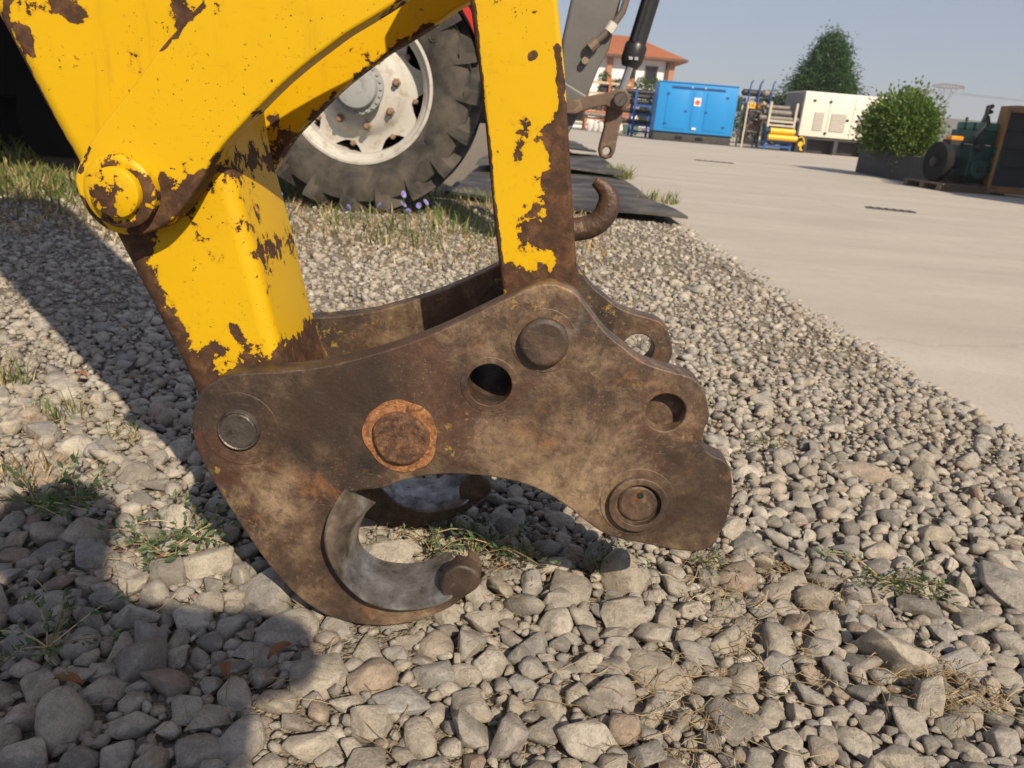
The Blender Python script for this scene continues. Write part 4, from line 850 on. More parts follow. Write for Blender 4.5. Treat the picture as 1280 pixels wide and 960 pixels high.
for x_, z_, w_, h_ in ((5.62, 3.02, .62, .86), (4.55, 3.02, .40, .86), (2.0, 3.02, .62, .86), (5.62, .9, .7, 1.1), (2.0, .9, .7, 1.1)):
    q = MB(); 
    for dx, dz, ww, hh in ((0, h_ / 2, w_ + .1, .06), (0, -h_ / 2, w_ + .1, .06), (-w_ / 2, 0, .06, h_ - .07), (w_ / 2, 0, .06, h_ - .07)): q.box((x_ + dx, -.02, z_ + dz), (ww, .08, hh))
    wn = q.build('window', eav, hs); q = MB(); q.box((x_, -.004, z_), (w_ - .05, .03, h_ - .05)); q.build('pane', pane, wn); q = MB(); q.box((x_, -.07, z_ - h_ / 2 - .06), (w_ + .25, .2, .05)); q.build('sill', plaster, wn)

# ---------------------------------------------------------------- planter, engine, radiator
rg = random.Random(5)
pl = thing('planter', 'long black rectangular planter trough under the round green bush', 'planter', (7.45, 15.0, 0))
pm = simple('planter_black', (.022, .022, .024), .6, 0, .3, 5, .3, 40, (.07, .06, .05), .5)
q = MB(); PX, PYL, PH = .78, 1.50, .43
for (c_, d_) in (((-PX, 0, PH / 2), (.05, 2 * PYL, PH)), ((PX, 0, PH / 2), (.05, 2 * PYL, PH)), ((0, -PYL + .025, PH / 2), (2 * PX - .05, .05, PH)), ((0, PYL - .025, PH / 2), (2 * PX - .05, .05, PH))): q.box(c_, d_)
q.build('trough', pm, pl)
q = MB(); q.box((0, 0, PH - .08), (2 * PX - .06, 2 * PYL - .11, .1)); q.build('planter_soil', M['soil'], pl)
pal = thing('pallet', 'weathered wooden pallet under the green engine', 'pallet', (6.72, 12.75, 0), RAD(8)); wdm = simple('pallet_wood', (.16, .115, .08), .9, 0, .3, 10)
for y_ in (-.42, 0, .42): q = MB(); q.box((0, y_, .04), (1.1, .10, .08)); q.build('block', wdm, pal)
for k in range(7): q = MB(); q.box((-.48 + .16 * k, 0, .094), (.11, 1.0, .025)); q.build('board', wdm, pal)
en = thing('engine', 'dark green diesel engine with big black flywheel standing on a pallet', 'engine', (6.68, 12.75, .108), RAD(8))
eg = simple('engine_green', (.022, .07, .06), .5, 0, .3, 7, .2, 40, (.02, .02, .018), .7); egl = simple('engine_green_light', (.05, .16, .125), .5, 0, .2, 7)
q = MB(); q.box((.16, 0, .36), (.46, .7, .46)); q.build('block', eg, en, bevel=.03)
q = MB(); q.box((.16, .02, .14), (.36, .6, .24), None, 1.15); q.build('sump', darkm, en, bevel=.02)
q = MB(); q.box((.18, 0, .70), (.36, .66, .20)); q.build('cylinder_head', eg, en, bevel=.02)
for y_ in (-.22, 0, .22): q = MB(); q.box((.20, y_, .86), (.30, .18, .12)); q.build('rocker_cover', egl, en, bevel=.03)
q = MB(); q.lathe([(.07, -.03), (.24, -.04), (.29, -.05), (.30, -.02), (.30, .06), (.26, .09), (.07, .07)], 'X', (-.36, -.05, .30), 36, True); q.build('flywheel', holeb, en)
q = MB(); q.lathe([(0, -.10), (.07, -.09), (.09, .02), (.09, .30)], 'X', (-.36, -.05, .30), 20); q.build('shaft', darkm, en)
q = MB(); q.lathe([(.02, -.42), (.13, -.42), (.14, -.40), (.14, -.37), (.06, -.355)], 'Y', (.10, 0, .24), 28); q.build('pulley', eg, en)
q = MB(); q.lathe([(0, -.44), (.05, -.44), (.055, -.41)], 'Y', (.10, 0, .24), 16); q.build('pulley_cap', darkm, en)
for (x_, z_, r_) in ((.30, .52, .07), (.02, .55, .06), (.33, .28, .08)): q = MB(); q.cyl((x_, -.45, z_), (x_, -.34, z_), r_, n=16); q.build('accessory', eg if r_ > .065 else darkm, en)
q = MB(); q.tube([(.0, -.30, .60), (-.08, -.36, .72), (.02, -.38, .86), (.12, -.3, .92), (.16, -.2, 1.0)], .035, 10); q.build('hose', darkm, en)
q = MB(); q.tube([(.10, -.2, .9), (.12, -.22, 1.05), (.20, -.22, 1.08)], .028, 10); q.tube([(.12, -.22, 1.03), (.13, -.22, 1.14), (.19, -.22, 1.16)], [.03, .045, .03], 10); q.build('breather', darkm, en)
q = MB(); q.tube([(.34, -.36, .20), (.40, -.40, .45), (.34, -.38, .68)], .05, 12); q.build('intake_pipe', eg, en)
q = MB(); q.box((-.22, -.1, .60), (.22, .2, .07)); q.build('bracket', darkm, en); q = MB(); q.box((-.22, -.1, .665), (.20, .16, .06)); q.build('beacon', simple('amber', (.75, .30, .02), .35), en, bevel=.015)
rd = thing('radiator', 'large grey radiator core in an ochre steel frame beside the green engine', 'radiator', (7.02, 12.35, 0), RAD(-6))
och = simple('ochre_frame', (.30, .155, .05), .55, 0, .2, 6, .2, 40, (.12, .07, .04), .5); core = NT('radiator_core'); wv = core.n('ShaderNodeTexWave', 'Fac', {'bands_direction': 'Z'}, Vector=core.P, Scale=22.0)
core = core.bsdf(col=core.mix(core.noise(3, 5), (.030, .033, .034), (.055, .058, .057)), rough=.7, nrm=core.bump(wv, .5, .01))
q = MB(); q.box((.75, .12, .66), (1.38, .16, 1.06)); q.build('core', core, rd)
q = MB(); q.box((.02, .12, .66), (.05, .26, 1.24)); q.build('side_frame', och, rd); q = MB(); q.box((1.50, .12, .66), (.05, .26, 1.24)); q.build('side_frame', och, rd)
q = MB(); q.box((.76, .12, .075), (1.53, .30, .09)); q.build('bottom_frame', och, rd); q = MB(); q.box((.76, .12, 1.245), (1.40, .28, .10), None, .93); q.build('header_tank', och, rd, bevel=.01)
q = MB(); q.tube([(.7, .12, 1.29), (.7, .12, 1.36)], .05, 12); q.build('filler_cap', och, rd)
for z_ in (.42, .68, .94): q = MB(); q.box((.75, .028, z_), (1.38, .02, .012)); q.build('core_bar', darkm, rd)
for x_ in (.15, 1.35): q = MB(); q.box((x_, .12, .014), (.16, .34, .03)); q.build('foot', darkm, rd)
rp = thing('marker_post', 'short red post between the bush and the green engine', 'post', (7.72, 16.8, 0))
q = MB(); q.tube([(0, 0, 0), (0, 0, .78)], .05, 12); q.build('shaft', redm, rp); q = MB(); q.tube([(0, 0, .78), (0, 0, .80), (0, 0, .86)], [.05, .07, .045], 12); q.build('cap', redm, rp)
# unseen container added right of the view to shade radiator and engine
ct = thing('shade_container', 'dark grey corrugated container added out of view to shade the radiator and engine', 'container', (7.55, 8.7, 0))
cgm = simple('shade_container_grey', (.06, .065, .07), .6, 0, .2, 4); q = MB(); q.box((1.2, 1.25, 1.3), (2.3, 2.4, 2.44)); q.build('shell', cgm, ct)
for k in range(8): q = MB(); q.box((.035, .28 + .28 * k, 1.3), (.05, .12, 2.3)); q.build('corrugation', cgm, ct); q = MB(); q.box((.25 + .27 * k, .035, 1.3), (.12, .05, 2.3)); q.build('corrugation', cgm, ct)
for x_ in (.05, 2.35):
    for y_ in (.05, 2.45): q = MB(); q.box((x_, y_, 1.3), (.12, .12, 2.6)); q.build('corner_post', cgm, ct)
# thin dark strips laid on the yard for its dark marks
for (x_, y_), (sx, sy), lab in (((3.6615, 8.0122), (.46, .16), 'thin dark strip laid for a dark mark on the open concrete in front of the engine'), ((3.5886, 15.7648), (.75, .2), 'thin dark strip laid for a dark mark on the concrete towards the blue generator')):
    dc = thing('dark_strip', lab, 'drain cover', (x_, y_, -.002), RAD(-14))
    q = MB(); q.box((0, 0, .003), (sx, sy, .006)); fr_ = q.build('frame', simple('strip_dark', (.10, .09, .08), .8), dc)
    for k in range(6): q = MB(); q.box((-sx * .4 + sx * .16 * k, 0, .008), (sx * .05, sy * .7, .005)); q.build('strip_bar', holeb, dc)

# ---------------------------------------------------------------- boundary fence and pylons
fn = thing('boundary_fence', 'grey mesh panel fence on a low dark wall beyond the green engine', 'fence', (13.5, 45, 0), 0)
fm = simple('fence_grey', (.16, .165, .175), .8, 0, .1, 2); fd = simple('wall_dark', (.075, .06, .055), .9, 0, .2, 3)
q = MB(); q.box((10, 0, .42), (20, .15, .84)); q.build('low_wall', fd, fn)
for k in range(8): q = MB(); q.box((1.25 + 2.5 * k, 0, 1.46), (2.42, .03, 1.22)); q.build('panel', fm, fn)
for k in range(9): q = MB(); q.box((2.5 * k, 0, 1.10), (.07, .20, 2.2)); q.build('post', darkm, fn)
for ch in [c_ for c_ in fn.children if c_.name.startswith('low_wall')]: pass
pw_ = simple('pylon_white', (.22, .22, .23), .6); pr_ = simple('pylon_red', (.26, .16, .15), .6)
def pylon(loc, sc, rz, label):
    t_ = thing('pylon', label, 'pylon', loc, rz)
    def leg_pts(z): wd = np.interp(z, [0, 14, 23, 24], [3.0, 1.5, .9, .9]) ; return [(sx * wd, sy * wd, z) for sx, sy in ((1, 1), (1, -1), (-1, -1), (-1, 1))]
    zs = [0, 5, 9.5, 13.5, 17, 20, 23]; q = MB(); th = .24
    for a, b in zip(zs, zs[1:]):
        A_, B_ = leg_pts(a), leg_pts(b)
        for k in range(4): q.tube([A_[k], B_[k]], th, 5); q.tube([A_[k], B_[(k + 1) % 4]], th * .6, 4); q.tube([A_[(k + 1) % 4], B_[k]], th * .6, 4)
    q.build('tower', pw_, t_)
    q = MB()
    for s_ in (-1, 1):
        for y_ in (-.8, .8):
            q.tube([(s_ * .9, y_, 23), (s_ * 4.2, y_, 28.6)], th, 5); q.tube([(s_ * 4.2, y_, 28.6), (s_ * 2.6, y_, 30.4)], th, 5); q.tube([(s_ * .9, y_, 23), (s_ * 1.6, y_, 28.6)], th * .7, 4); q.tube([(s_ * 2.4, y_, 25.8), (s_ * 1.6, y_, 28.6)], th * .7, 4)
    q.build('head_frame', pw_, t_)
    q = MB()
    for y_ in (-.8, .8):
        q.tube([(-7.6, 0, 29.2), (-4.2, y_, 28.6), (4.2, y_, 28.6), (7.6, 0, 29.2)], th * 1.2, 5); q.tube([(-7.6, 0, 29.4), (-2.6, y_, 30.4), (2.6, y_, 30.4), (7.6, 0, 29.4)], th * 1.2, 5)
        for k in range(8): x_ = -5.6 + 1.6 * k; q.tube([(x_, y_, 28.7), (x_ + .8, y_, 30.1)], th * .6, 4); q.tube([(x_ + .8, y_, 30.1), (x_ + 1.6, y_, 28.7)], th * .6, 4)
    q.build('cross_arm', pr_, t_)
    for x_ in (-7.2, 0, 7.2): q = MB(); q.tube([(x_, 0, 29), (x_, 0, 26.6)], .10, 6); q.build('insulator', pw_, t_)
    t_.scale = (sc,) * 3; return t_
p1 = pylon((211, 430, 0), 1.0, RAD(-24), 'red topped lattice pylon rising beyond the grey fence')
p2 = pylon((224, 487, 0), 1.0, RAD(-24), 'paler lattice pylon half hidden behind the round bush')
wm = simple('cable_grey', (.25, .26, .28), .5, .2)
for k, x_ in enumerate((-7.2, 0, 7.2)):
    d_ = Vector((math.cos(RAD(-24)), math.sin(RAD(-24)), 0)); a_ = Vector((211, 430, 26.6)) + d_ * x_; fwd_ = Vector((math.cos(RAD(-58)), math.sin(RAD(-58)), 0)); b_ = a_ + fwd_ * 300
    pts = [a_.lerp(b_, u / 24) - Vector((0, 0, 26 * (u / 24) * (1 - u / 24) * 1.0)) for u in range(25)]
    q = MB(); q.tube(pts, .07, 5); tag(q.build('power_cable', wm), 'thin power cable sagging from the red topped pylon', 'cable', 'power cables of the near pylon')
# ---------------------------------------------------------------- foliage
def leaf_cloud(pts, dirs, size, rng, aspect=.5, fold=.25):
    """one folded leaf (two quads) at each point, pointing roughly along dirs"""
    n = len(pts); d = dirs + rng.normal(0, .55, (n, 3)); d /= np.linalg.norm(d, axis=1)[:, None]
    s = np.cross(d, rng.normal(size=(n, 3))); s /= np.linalg.norm(s, axis=1)[:, None] + 1e-9
    u = np.cross(d, s); L = (size * rng.uniform(.6, 1.3, n))[:, None]; W = L * aspect
    a = pts; b = pts + d * L * .5 + s * W * .5 + u * L * fold * .4; c = pts + d * L; e = pts + d * L * .5 - s * W * .5 + u * L * fold * .4
    m = pts + d * L * .5
    V = np.stack([a, b, c, e], 1).reshape(-1, 3); i = np.arange(n)[:, None] * 4
    return V, np.hstack([i, i + 1, i + 2, i + 3])
nrng = np.random.default_rng(21)
def tree(name, label, cat, loc, trunk_h, trunk_r, n_br, crown, leafm, size, per, seed, lean=None, group=None, aspect=.5):
    """crown(u) -> point and outward direction for a branch tip; leaves gather in sprays round the tips"""
    r = np.random.default_rng(seed); t_ = thing(name, label, cat, loc, 0, group)
    mb = MB(); mb.tube([(0, 0, -.02), (.01, 0, trunk_h * .4), (0, .01, trunk_h)], [trunk_r, trunk_r * .75, trunk_r * .3], 10)
    P_, Dr = [], []
    for k in range(n_br):
        z0, tip = crown(r)
        base = Vector((0, 0, min(z0, trunk_h))); tip = Vector(tip)
        if k % 6 == 0: mb.tube([base, base.lerp(tip, .5) + Vector((0, 0, .03)), tip], [trunk_r * .3, trunk_r * .16, trunk_r * .05], 5)
        out = (tip - base).normalized(); m = int(per * r.uniform(.5, 1.5))
        c = np.array(tip) + r.normal(0, size * 1.5, (m, 3)) - np.outer(r.random(m), np.array(out)) * size * 3
        P_.append(c); Dr.append(np.tile(np.array(out) + np.array([0, 0, .1]), (m, 1)))
    mb.build('trunk', M['bark'], t_)
    V, F = leaf_cloud(np.vstack(P_), np.vstack(Dr), size, r, aspect)
    link('crown', mesh_np('crown', V, F, False), leafm, t_); return t_
def bush_crown(r):
    a = r.uniform(0, 6.283); u = r.uniform(-.6, 1); h = math.sqrt(max(0, 1 - u * u)); k = r.uniform(.72, 1.0) * (1 + .09 * math.sin(5 * a + 3 * u) + .06 * math.sin(9 * a - 5 * u)); 
    if r.random() < .04: k *= 1.13
    z = .50 + u * .56 * k
    if r.random() < .012: return .4, (.12 + r.normal(0, .04), r.normal(0, .05), r.uniform(.98, 1.20))
    return .3, (h * math.cos(a) * .56 * k, h * math.sin(a) * .8 * k, max(z, .10))
tree('round_bush', 'round leafy green bush with a spike on top growing from the black planter', 'bush', (6.80, 15.3, .36), .9, .05, 1700, bush_crown, M['leaf'], .075, 16, 4)
def cone_crown(r):
    z = r.random() ** .9 * 3.9 + .35; f = 1 - (z - .35) / 4.15; a = r.uniform(0, 6.283); rad = 2.5 * min(1, f ** .88 + .02) * r.uniform(.55, 1.04) * (1 + .10 * math.sin(3 * a + z * 2.2) + .07 * math.sin(7 * a))
    return z + .25, (rad * math.cos(a), rad * math.sin(a), z + r.normal(0, .05))
tree('conifer_tree', 'dark green conifer rising behind the cream white generator', 'tree', (12.35, 36.0, 0), 4.5, .16, 3400, cone_crown, M['conifer'], .15, 18, 8, aspect=.30)
def hedge(name, label, x0, x1, y, h, seed):
    r = np.random.default_rng(seed); t_ = thing(name, label, 'hedge', ((x0 + x1) / 2, y, 0)); L_ = x1 - x0
    n = int(5200 * L_ / 3); x = r.uniform(-L_ / 2, L_ / 2, n); yy_ = r.uniform(-.5, .5, n); top_ = h * (1 + .08 * np.sin(x * 3.1) + .06 * np.sin(x * 7.3 + 1)); z = top_ * r.random(n) ** .55
    V, F = leaf_cloud(np.stack([x, yy_, z], 1), np.tile([0, -.4, .6], (n, 1)), .12, r); link('foliage', mesh_np('foliage', V, F, False), M['hedge'], t_)
    for k in range(max(3, int(L_))):
        q = MB(); xx = -L_ / 2 + L_ * (k + .5) / max(3, int(L_)); q.tube([(xx, 0, -.02), (xx + .05, 0, h * .5), (xx - .03, .05, h * .85)], [.05, .035, .012], 7); q.build('stem', M['bark'], t_)
hedge('hedge', 'green leafy hedge between the white house and the blue upright rack', 2.9, 6.6, 39.5, 2.35, 2)
hedge('hedge', 'green hedge behind the pipe racks between the two generators', 8.2, 12.4, 38.5, 2.0, 3)
# far line of trees on the plain
r = np.random.default_rng(33); n = 14000; x = r.uniform(-260, 330, n); base = 4.2 + 2.2 * np.sin(x * .05) + 1.5 * np.sin(x * .17 + 1)
z = np.abs(base) * r.random(n) ** .6 + .2; V, F = leaf_cloud(np.stack([x, 420 + r.uniform(-6, 6, n) + 0 * x, z], 1), np.tile([0, 0, 1.], (n, 1)), 1.5, r, .8)
tag(link('distant_trees', mesh_np('distant_trees', V, F, False), M['hedge']), 'low far line of trees along the horizon', 'trees', kind='stuff')

# ---------------------------------------------------------------- weeds, grass, straw
def weed_mesh(seed, L_=.09, n_st=8, leaf=.0125):
    r = np.random.default_rng(seed); st = MB(); P_, D_ = [], []
    for k in range(n_st):
        a = r.uniform(0, 6.28); le = L_ * r.uniform(.5, 1.1); pts = []
        for j in range(6):
            u = j / 5; pts.append((math.cos(a + .4 * u) * le * u, math.sin(a + .4 * u) * le * u, .004 + .32 * le * math.sin(u * 2.0)))
        st.tube(pts, [.0012 * (1 - .6 * j / 5) for j in range(6)], 4, False)
        for j in range(1, 6):
            for s_ in range(3):
                p = np.array(pts[j]) + r.normal(0, .002, 3); P_.append(p); D_.append([math.cos(a + r.uniform(-1.3, 1.3)), math.sin(a + r.uniform(-1.3, 1.3)), r.uniform(.1, .8)])
    V, F = leaf_cloud(np.array(P_), np.array(D_), leaf, r, .42, .2); 
    me = bpy.data.meshes.new('stems'); me.from_pydata(st.v, [], st.f); return me, mesh_np('leaves', V, F, False)
WM = [weed_mesh(50 + k) for k in range(6)]
for a_, b_ in WM: a_.materials.append(M['straw']); b_.materials.append(M['weed'])
def weed(p, s_, k, label, group=None):
    t_ = thing('weed', label, 'weed', (p[0], p[1], .002), k * 1.7, group); t_.scale = (s_,) * 3
    for nm, me in (('stems', WM[k % 6][0]), ('leaves', WM[k % 6][1])): o = bpy.data.objects.new(nm, me); COL.objects.link(o); o.parent = t_
WEEDS = [((-0.0005, 1.0414), 1.15, 'green weed sprawling on the stones beside the hook tip of the coupler'), ((-0.0407, 1.0126), .8, 'small green weed just behind the hook tip of the coupler'), ((-0.1030, 1.0210), .7, 'small weed showing through the hook opening of the coupler'),
    ((-0.7251, 1.0450), 1.5, 'dark green weed in the edge of the cast shadow'), ((-0.6786, 1.0737), 1.0, 'bushy weed beside the dark green weed in the shadow edge'), ((-0.4487, 0.9988), 1.2, 'creeping weed with small leaves in the sunny strip beside the coupler plate'),
    ((-0.4790, 0.9459), 1.0, 'thin weed in the sunny strip between the two shadows'), ((0.1528, 1.0308), .9, 'weed at the tip of the shadow under the coupler plate'), ((0.6002, 1.0463), 1.0, 'green weed among small stones and dry straw'),
    ((0.6296, 1.0146), .8, 'low green weed next to dry straw among the stones'), ((0.5685, 1.5498), .5, 'tiny weed in the gravel beside the notched end of the coupler'), ((-0.5237, 0.7400), 1.1, 'dark weed between big stones in the shadow'),
    ((0.3258, 1.0569), .6, 'small weed under the blunt end of the coupler plate'), ((-0.1557, 1.2295), .8, 'weed in the shadow between the coupler plates')]
for k, (p, s_, lab) in enumerate(WEEDS): weed(p, s_, k, lab)
def blades(n, cx, cy, rx, ry, h, w, seed, lean=.5):
    r = np.random.default_rng(seed); a = r.uniform(0, 6.283, n); q = np.sqrt(r.random(n)); x = cx + rx * q * np.cos(a); y = cy + ry * q * np.sin(a)
    return blades_at(x, y, h, w, r, lean)
def blades_at(x, y, h, w, r, lean=.5, z0=-.012):
    n = len(x); b = r.uniform(0, 6.283, n); H_ = h * r.uniform(.45, 1.25, n); ln = lean * r.uniform(.2, 1.4, n) * H_; dx, dy = np.cos(b), np.sin(b); ww = w * r.uniform(.6, 1.3, n)
    px, py = -dy * ww / 2, dx * ww / 2; o = np.zeros(n) + z0
    V = [(x - px, y - py, o), (x + px, y + py, o), (x + dx * ln * .35 + px * .8, y + dy * ln * .35 + py * .8, o + H_ * .55), (x + dx * ln * .35 - px * .8, y + dy * ln * .35 - py * .8, o + H_ * .55), (x + dx * ln + px * .1, y + dy * ln + py * .1, o + H_ * .95), (x + dx * ln - px * .1, y + dy * ln - py * .1, o + H_ * .95)]
    V = np.stack([np.stack(q, 1) for q in V], 1).reshape(-1, 3); i = np.arange(n)[:, None] * 6
    return V, np.vstack([np.hstack([i, i + 1, i + 2, i + 3]), np.hstack([i + 3, i + 2, i + 4, i + 5])])
def tuft(p, n, rad, h, w, seed, label, mt='grass', lean=.8):
    V, F = blades(n, 0, 0, rad, rad, h, w, seed, lean); t_ = thing('grass_tuft', label, 'grass tuft', (p[0], p[1], .0)); tag(link('blades', mesh_np('blades', V, F, False), M[mt], t_), kind='stuff')
    V, F = blades(int(n * .4), 0, 0, rad * 1.3, rad * 1.3, h * .7, w, seed + 1, lean * 1.6); tag(link('dry_blades', mesh_np('dry_blades', V, F, False), M['straw'], t_), kind='stuff'); return t_
tuft((-0.9037, 1.4070), 60, .05, .055, .0025, 1, 'green grass tuft on the sunny gravel between stick shadow and dark weed'); tuft((-1.0875, 1.5637), 24, .03, .08, .004, 2, 'broad bladed grass tuft beside the edge of the stick shadow')
tuft((-0.8164, 1.1388), 40, .05, .07, .003, 3, 'half dry grass tuft behind the dark green weed', 'straw'); tuft((-0.7367, 1.3412), 30, .03, .045, .0025, 4, 'small grass tuft right at the edge of the stick shadow')
tuft((1.0244, 9.2729), 150, .16, .16, .012, 5, 'bushy green grass tuft on the concrete edge by the rubber sheets'); tuft((1.1380, 6.8354), 70, .16, .11, .010, 6, 'spreading grass tuft on the concrete beside the rubber sheet corner'); tuft((0.9124, 10.4440), 60, .2, .12, .01, 7, 'thin grass tuft at the far edge of the rubber sheets')
tuft((-3.5366, 5.8218), 220, .35, .20, .012, 8, 'tall grass tuft in front of the black tractor belly'); tuft((-2.9375, 4.4629), 200, .45, .13, .011, 9, 'wide grass tuft in shade by the black tractor belly')
# grass patch under the tractor
r = np.random.default_rng(77); n = 9000; x = r.uniform(-4.4, .15, n); y = 3.5 + r.random(n) ** .8 * 2.6
den = .5 + .5 * np.sin(x * 2.3 + 1.2) * np.sin(y * 3.1) + .35 * np.sin(x * 7.7 + y * 5); keep = (r.random(n) < np.clip(den, .08, 1) * np.clip((y - 3.35) / .9, .05, 1)); x, y = x[keep], y[keep]
V, F = blades_at(x, y, .085, .009, r, .7); tag(link('grass', mesh_np('grass', V, F, False), M['grass']), 'patchy green and dry grass under and before the tractor wheel', 'grass', kind='stuff')
n = 5000; x = r.uniform(-4.2, .5, n); y = 3.2 + r.random(n) * 2.4; V, F = blades_at(x, y, .05, .007, r, 1.8); tag(link('dry_grass', mesh_np('dry_grass', V, F, False), M['straw']), 'short dry yellow grass in front of the tractor wheel', 'grass', kind='stuff')
# dry straw strewn over the gravel
st = MB(); rr = random.Random(8)
def straw(cx, cy, n, rad, l0, l1, zz=.012):
    for _ in range(n):
        a, q = rr.uniform(0, 6.28), rad * math.sqrt(rr.random()); x_, y_ = cx + q * math.cos(a), cy + q * math.sin(a); b, l_ = rr.uniform(0, 6.28), rr.uniform(l0, l1); z_ = rr.uniform(.0, zz)
        bend = rr.uniform(-.14, .14); p = [(x_, y_, z_)]
        for j in (1, 2, 3): p.append((x_ + math.cos(b + bend * j) * l_ * j / 3, y_ + math.sin(b + bend * j) * l_ * j / 3, max(.001, z_ + rr.uniform(-.005, .006))))
        st.tube(p, rr.uniform(.00028, .0007), 3, False)
for (p, n, rad) in (((0.6022, 0.8098), 130, .055), ((0.3480, 1.0162), 90, .08), ((0.4835, 1.0359), 80, .08), ((0.2511, 0.7683), 80, .07), ((0.3585, 0.8356), 60, .07), ((0.1158, 1.0364), 70, .07), ((-0.1438, 1.0614), 70, .07), ((0.5458, 0.8205), 50, .06), ((0.2263, 0.6627), 60, .06), ((-0.7521, 1.1214), 60, .09), ((-0.5700, 0.9321), 30, .07), ((-0.2873, 0.7205), 20, .05), ((0.1609, 0.7083), 30, .08), ((0.3561, 0.9283), 50, .08), ((0.9079, 1.4581), 20, .15), ((0.0226, 1.0222), 40, .06), ((-0.8567, 1.3754), 50, .12)):
    straw(p[0], p[1], int(n * .9), rad, .012, .055)
for _ in range(300):
    y_ = rr.uniform(.5, 1.9); x_ = rr.uniform(half_l(y_) + .2, half_r(y_) - .05); straw(x_, y_, 1, .01, .02, .09, .016)
tag(st.build('dry_straw', M['straw']), 'dry yellow straw stalks strewn over the gravel', 'straw', kind='stuff')
for k, (p, lab) in enumerate((((-0.4633, 0.6764), 'orange brown dead leaf lying among the shaded stones'), ((-0.3001, 0.7124), 'curled red brown dead leaf between stones at the shadow'), ((-0.2495, 0.7556), 'brown dead leaf standing at the shadow edge'), ((-0.9605, 1.5957), 'dark dead leaf lying on the sunny gravel'))):
    r = np.random.default_rng(k); L_ = .016; V, F = [], []
    for j in range(5):
        u = j / 4; w_ = L_ * .45 * math.sin(math.pi * (.1 + .85 * u)); 
        for s_ in (-1, 0, 1): V.append((u * L_ * 2 - L_, s_ * w_, .010 + .004 * abs(s_) + .006 * math.sin(3 * u)))
    for j in range(4):
        for i in (0, 1): F.append((3 * j + i, 3 * j + 3 + i, 3 * j + 4 + i, 3 * j + 1 + i))
    q = MB(); q.add(V, F, True); o = q.build('dead_leaf', M['deadleaf']); o.location = (p[0], p[1], .006); o.rotation_euler = (0, .2, 2.0 * k); tag(o, lab, 'leaf')
# chicory flowers before the wheel
fl = MB(); 
for k in range(10):
    a = 2 * math.pi * k / 10; d_ = Vector((math.cos(a), math.sin(a), .25)); s_ = Vector((-math.sin(a), math.cos(a), 0)); b_ = len(fl.v)
    fl.add([d_ * .003 - s_ * .002, d_ * .016 - s_ * .005, d_ * .019, d_ * .016 + s_ * .005, d_ * .003 + s_ * .002], [(0, 1, 2, 3, 4)])
flm = bpy.data.meshes.new('flower'); flm.from_pydata([tuple(v) for v in fl.v], [], fl.f); flm.materials.append(M['petal'])
for k, (px, py) in enumerate([(-1.267, 0.147), (-0.634, 0.199), (-0.632, 0.147), (-0.606, 0.117), (-0.751, 0.133), (-0.701, 0.109), (-0.55, 0.15), (-0.518, 0.168), (-0.46, 0.161), (-0.915, 0.111), (-0.936, 0.089)]):
    t_ = thing('chicory_plant', 'slender stalk with a violet blue flower in front of the tractor tyre', 'flower', (px, 4.0, 0), 0, 'violet flowers before the tyre'); h_ = max(py, .05)
    q = MB(); q.tube([(.02, .02, -.014), (.012, .01, h_ * .5), (0, 0, h_)], .002, 5); q.tube([(.012, .01, h_ * .5), (-.02, .0, h_ * .75)], .0015, 4); q.build('stem', M['weed'], t_)
    o = bpy.data.objects.new('flower', flm); COL.objects.link(o); o.parent = t_; o.location = (0, 0, h_); o.rotation_euler = (.95 + .4 * math.sin(k * 2.3), .6 * math.cos(k * 1.7), k); o.scale = (.8 + .3 * abs(math.sin(k)),) * 3

# ---------------------------------------------------------------- the photographer, whose shadow falls on the gravel
ps = thing('person', 'person in dark clothes leaning forward and holding a phone low', 'person', (.30, -.95, -.01))
J = {'pelvis': ((.30, -.95, .92), .15), 'waist': ((.28, -.87, 1.06), .135), 'chest': ((.25, -.74, 1.24), .155), 'neckb': ((.21, -.69, 1.35), .075), 'neck': ((.19, -.67, 1.39), .055), 'head0': ((.165, -.65, 1.44), .078), 'head1': ((.15, -.63, 1.51), .088), 'head2': ((.145, -.635, 1.58), .062),
     'rs': ((.39, -.68, 1.33), .07), 're': ((.34, -.40, 1.08), .047), 'rw': ((.10, -.165, .78), .030), 'rp': ((.055, -.125, .715), .034),
     'ls': ((.05, -.66, 1.32), .07), 'le': ((-.02, -.62, 1.02), .047), 'lw': ((.02, -.45, .80), .030), 'lp': ((.03, -.38, .75), .034),
     'rh': ((.40, -.95, .86), .10), 'rk': ((.42, -.90, .48), .066), 'ra': ((.43, -.98, .09), .045), 'rt': ((.45, -.80, .035), .036), 'lh': ((.20, -.95, .86), .10), 'lk': ((.17, -.86, .48), .066), 'la': ((.15, -.95, .09), .045), 'lt': ((.12, -.77, .035), .036)}
E_ = [('pelvis', 'waist'), ('waist', 'chest'), ('chest', 'neckb'), ('neckb', 'neck'), ('neck', 'head0'), ('head0', 'head1'), ('head1', 'head2'), ('chest', 'rs'), ('rs', 're'), ('re', 'rw'), ('rw', 'rp'), ('chest', 'ls'), ('ls', 'le'), ('le', 'lw'), ('lw', 'lp'), ('pelvis', 'rh'), ('rh', 'rk'), ('rk', 'ra'), ('ra', 'rt'), ('pelvis', 'lh'), ('lh', 'lk'), ('lk', 'la'), ('la', 'lt')]
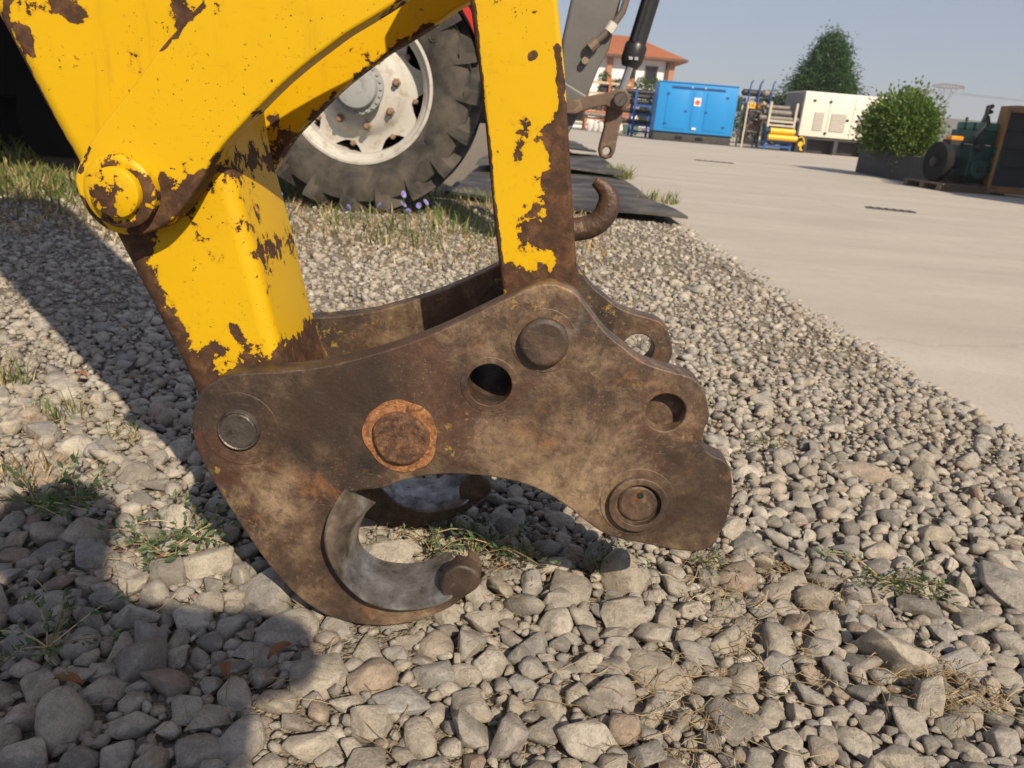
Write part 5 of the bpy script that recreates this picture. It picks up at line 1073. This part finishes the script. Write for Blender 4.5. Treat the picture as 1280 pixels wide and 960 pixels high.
for hand, base, dx in (('r', Vector((.055, -.125, .715)), -1), ('l', Vector((.03, -.38, .75)), 1)):
    for f_ in range(5):
        a = base + Vector((-.02 + .011 * f_, .012, -.03 - .004 * (f_ % 2))); b = a + Vector((-.006, .020, -.022)); c = b + Vector((-.004, .004, -.024 + .004 * abs(f_ - 2)))
        if f_ == 4: a = base + Vector((.026, .0, -.01)); b = a + Vector((.02, .018, -.004)); c = b + Vector((.002, .022, -.004))
        for q_, (p, r_) in enumerate(((a, .0095), (b, .0085), (c, .0075))): J['%s%d%d' % (hand, f_, q_)] = (tuple(p), r_)
        E_ += [(hand + 'p', '%s%d0' % (hand, f_)), ('%s%d0' % (hand, f_), '%s%d1' % (hand, f_)), ('%s%d1' % (hand, f_), '%s%d2' % (hand, f_))]
nm = list(J); me = bpy.data.meshes.new('body'); me.from_pydata([J[k][0] for k in nm], [(nm.index(a), nm.index(b)) for a, b in E_], [])
t = NT('person_clothes'); zc = t.n('ShaderNodeSeparateXYZ', 2, Vector=t.P)
cm_ = t.ramp(t.step(zc, 0, 2, 0, 1), [(0, (.03, .03, .035)), (.02, (.03, .035, .06)), (.42, (.03, .035, .06)), (.44, (.10, .11, .12)), (.76, (.10, .11, .12)), (.77, (.45, .28, .20))], 'CONSTANT')
body = link('body', me, t.bsdf(col=cm_, rough=.8), ps, True)
md = body.modifiers.new('skin', 'SKIN'); md.use_smooth_shade = True
for k, key in enumerate(nm): me.skin_vertices[0].data[k].radius = (J[key][1],) * 2; me.skin_vertices[0].data[k].use_root = key == 'pelvis'
ms = body.modifiers.new('sub', 'SUBSURF'); ms.levels = 2; ms.render_levels = 2
q = MB(); q.lathe([(0.001, 1.605), (.06, 1.59), (.092, 1.545), (.098, 1.50), (.085, 1.475)], 'Z', (.148, -.648, 0), 24); q.build('hair', simple('hair', (.03, .02, .015), .6), ps, True)
ph_ = thing('phone', 'thin black phone held in the hand above the gravel', 'phone', (.0, -.055, .60))
q = MB(); q.box((0, 0, .035), (.155, .008, .074), (-.34, 0, 0)); q.build('case', black, ph_, bevel=.003); q = MB(); q.box((0, -.0055, .035), (.148, .002, .068), (-.34, 0, 0)); q.build('screen', pane, ph_)
# ---------------------------------------------------------------- summer haze
hb = MB(); hb.box((0, 0, 18.5), (6400, 6400, 39)); hz_o = hb.build('haze', []); hz_o.data.materials.clear()
hm = bpy.data.materials.new('haze_air'); hm.use_nodes = True; ht = hm.node_tree; ht.nodes.clear()
ho = ht.nodes.new('ShaderNodeOutputMaterial'); hv = ht.nodes.new('ShaderNodeVolumePrincipled'); hv.inputs['Color'].default_value = (.82, .87, .95, 1); hv.inputs['Density'].default_value = .0009
ht.links.new(hv.outputs[0], ho.inputs['Volume']); hz_o.data.materials.append(hm); tag(hz_o, 'thin pale summer haze hanging over the whole place', 'haze', kind='stuff')
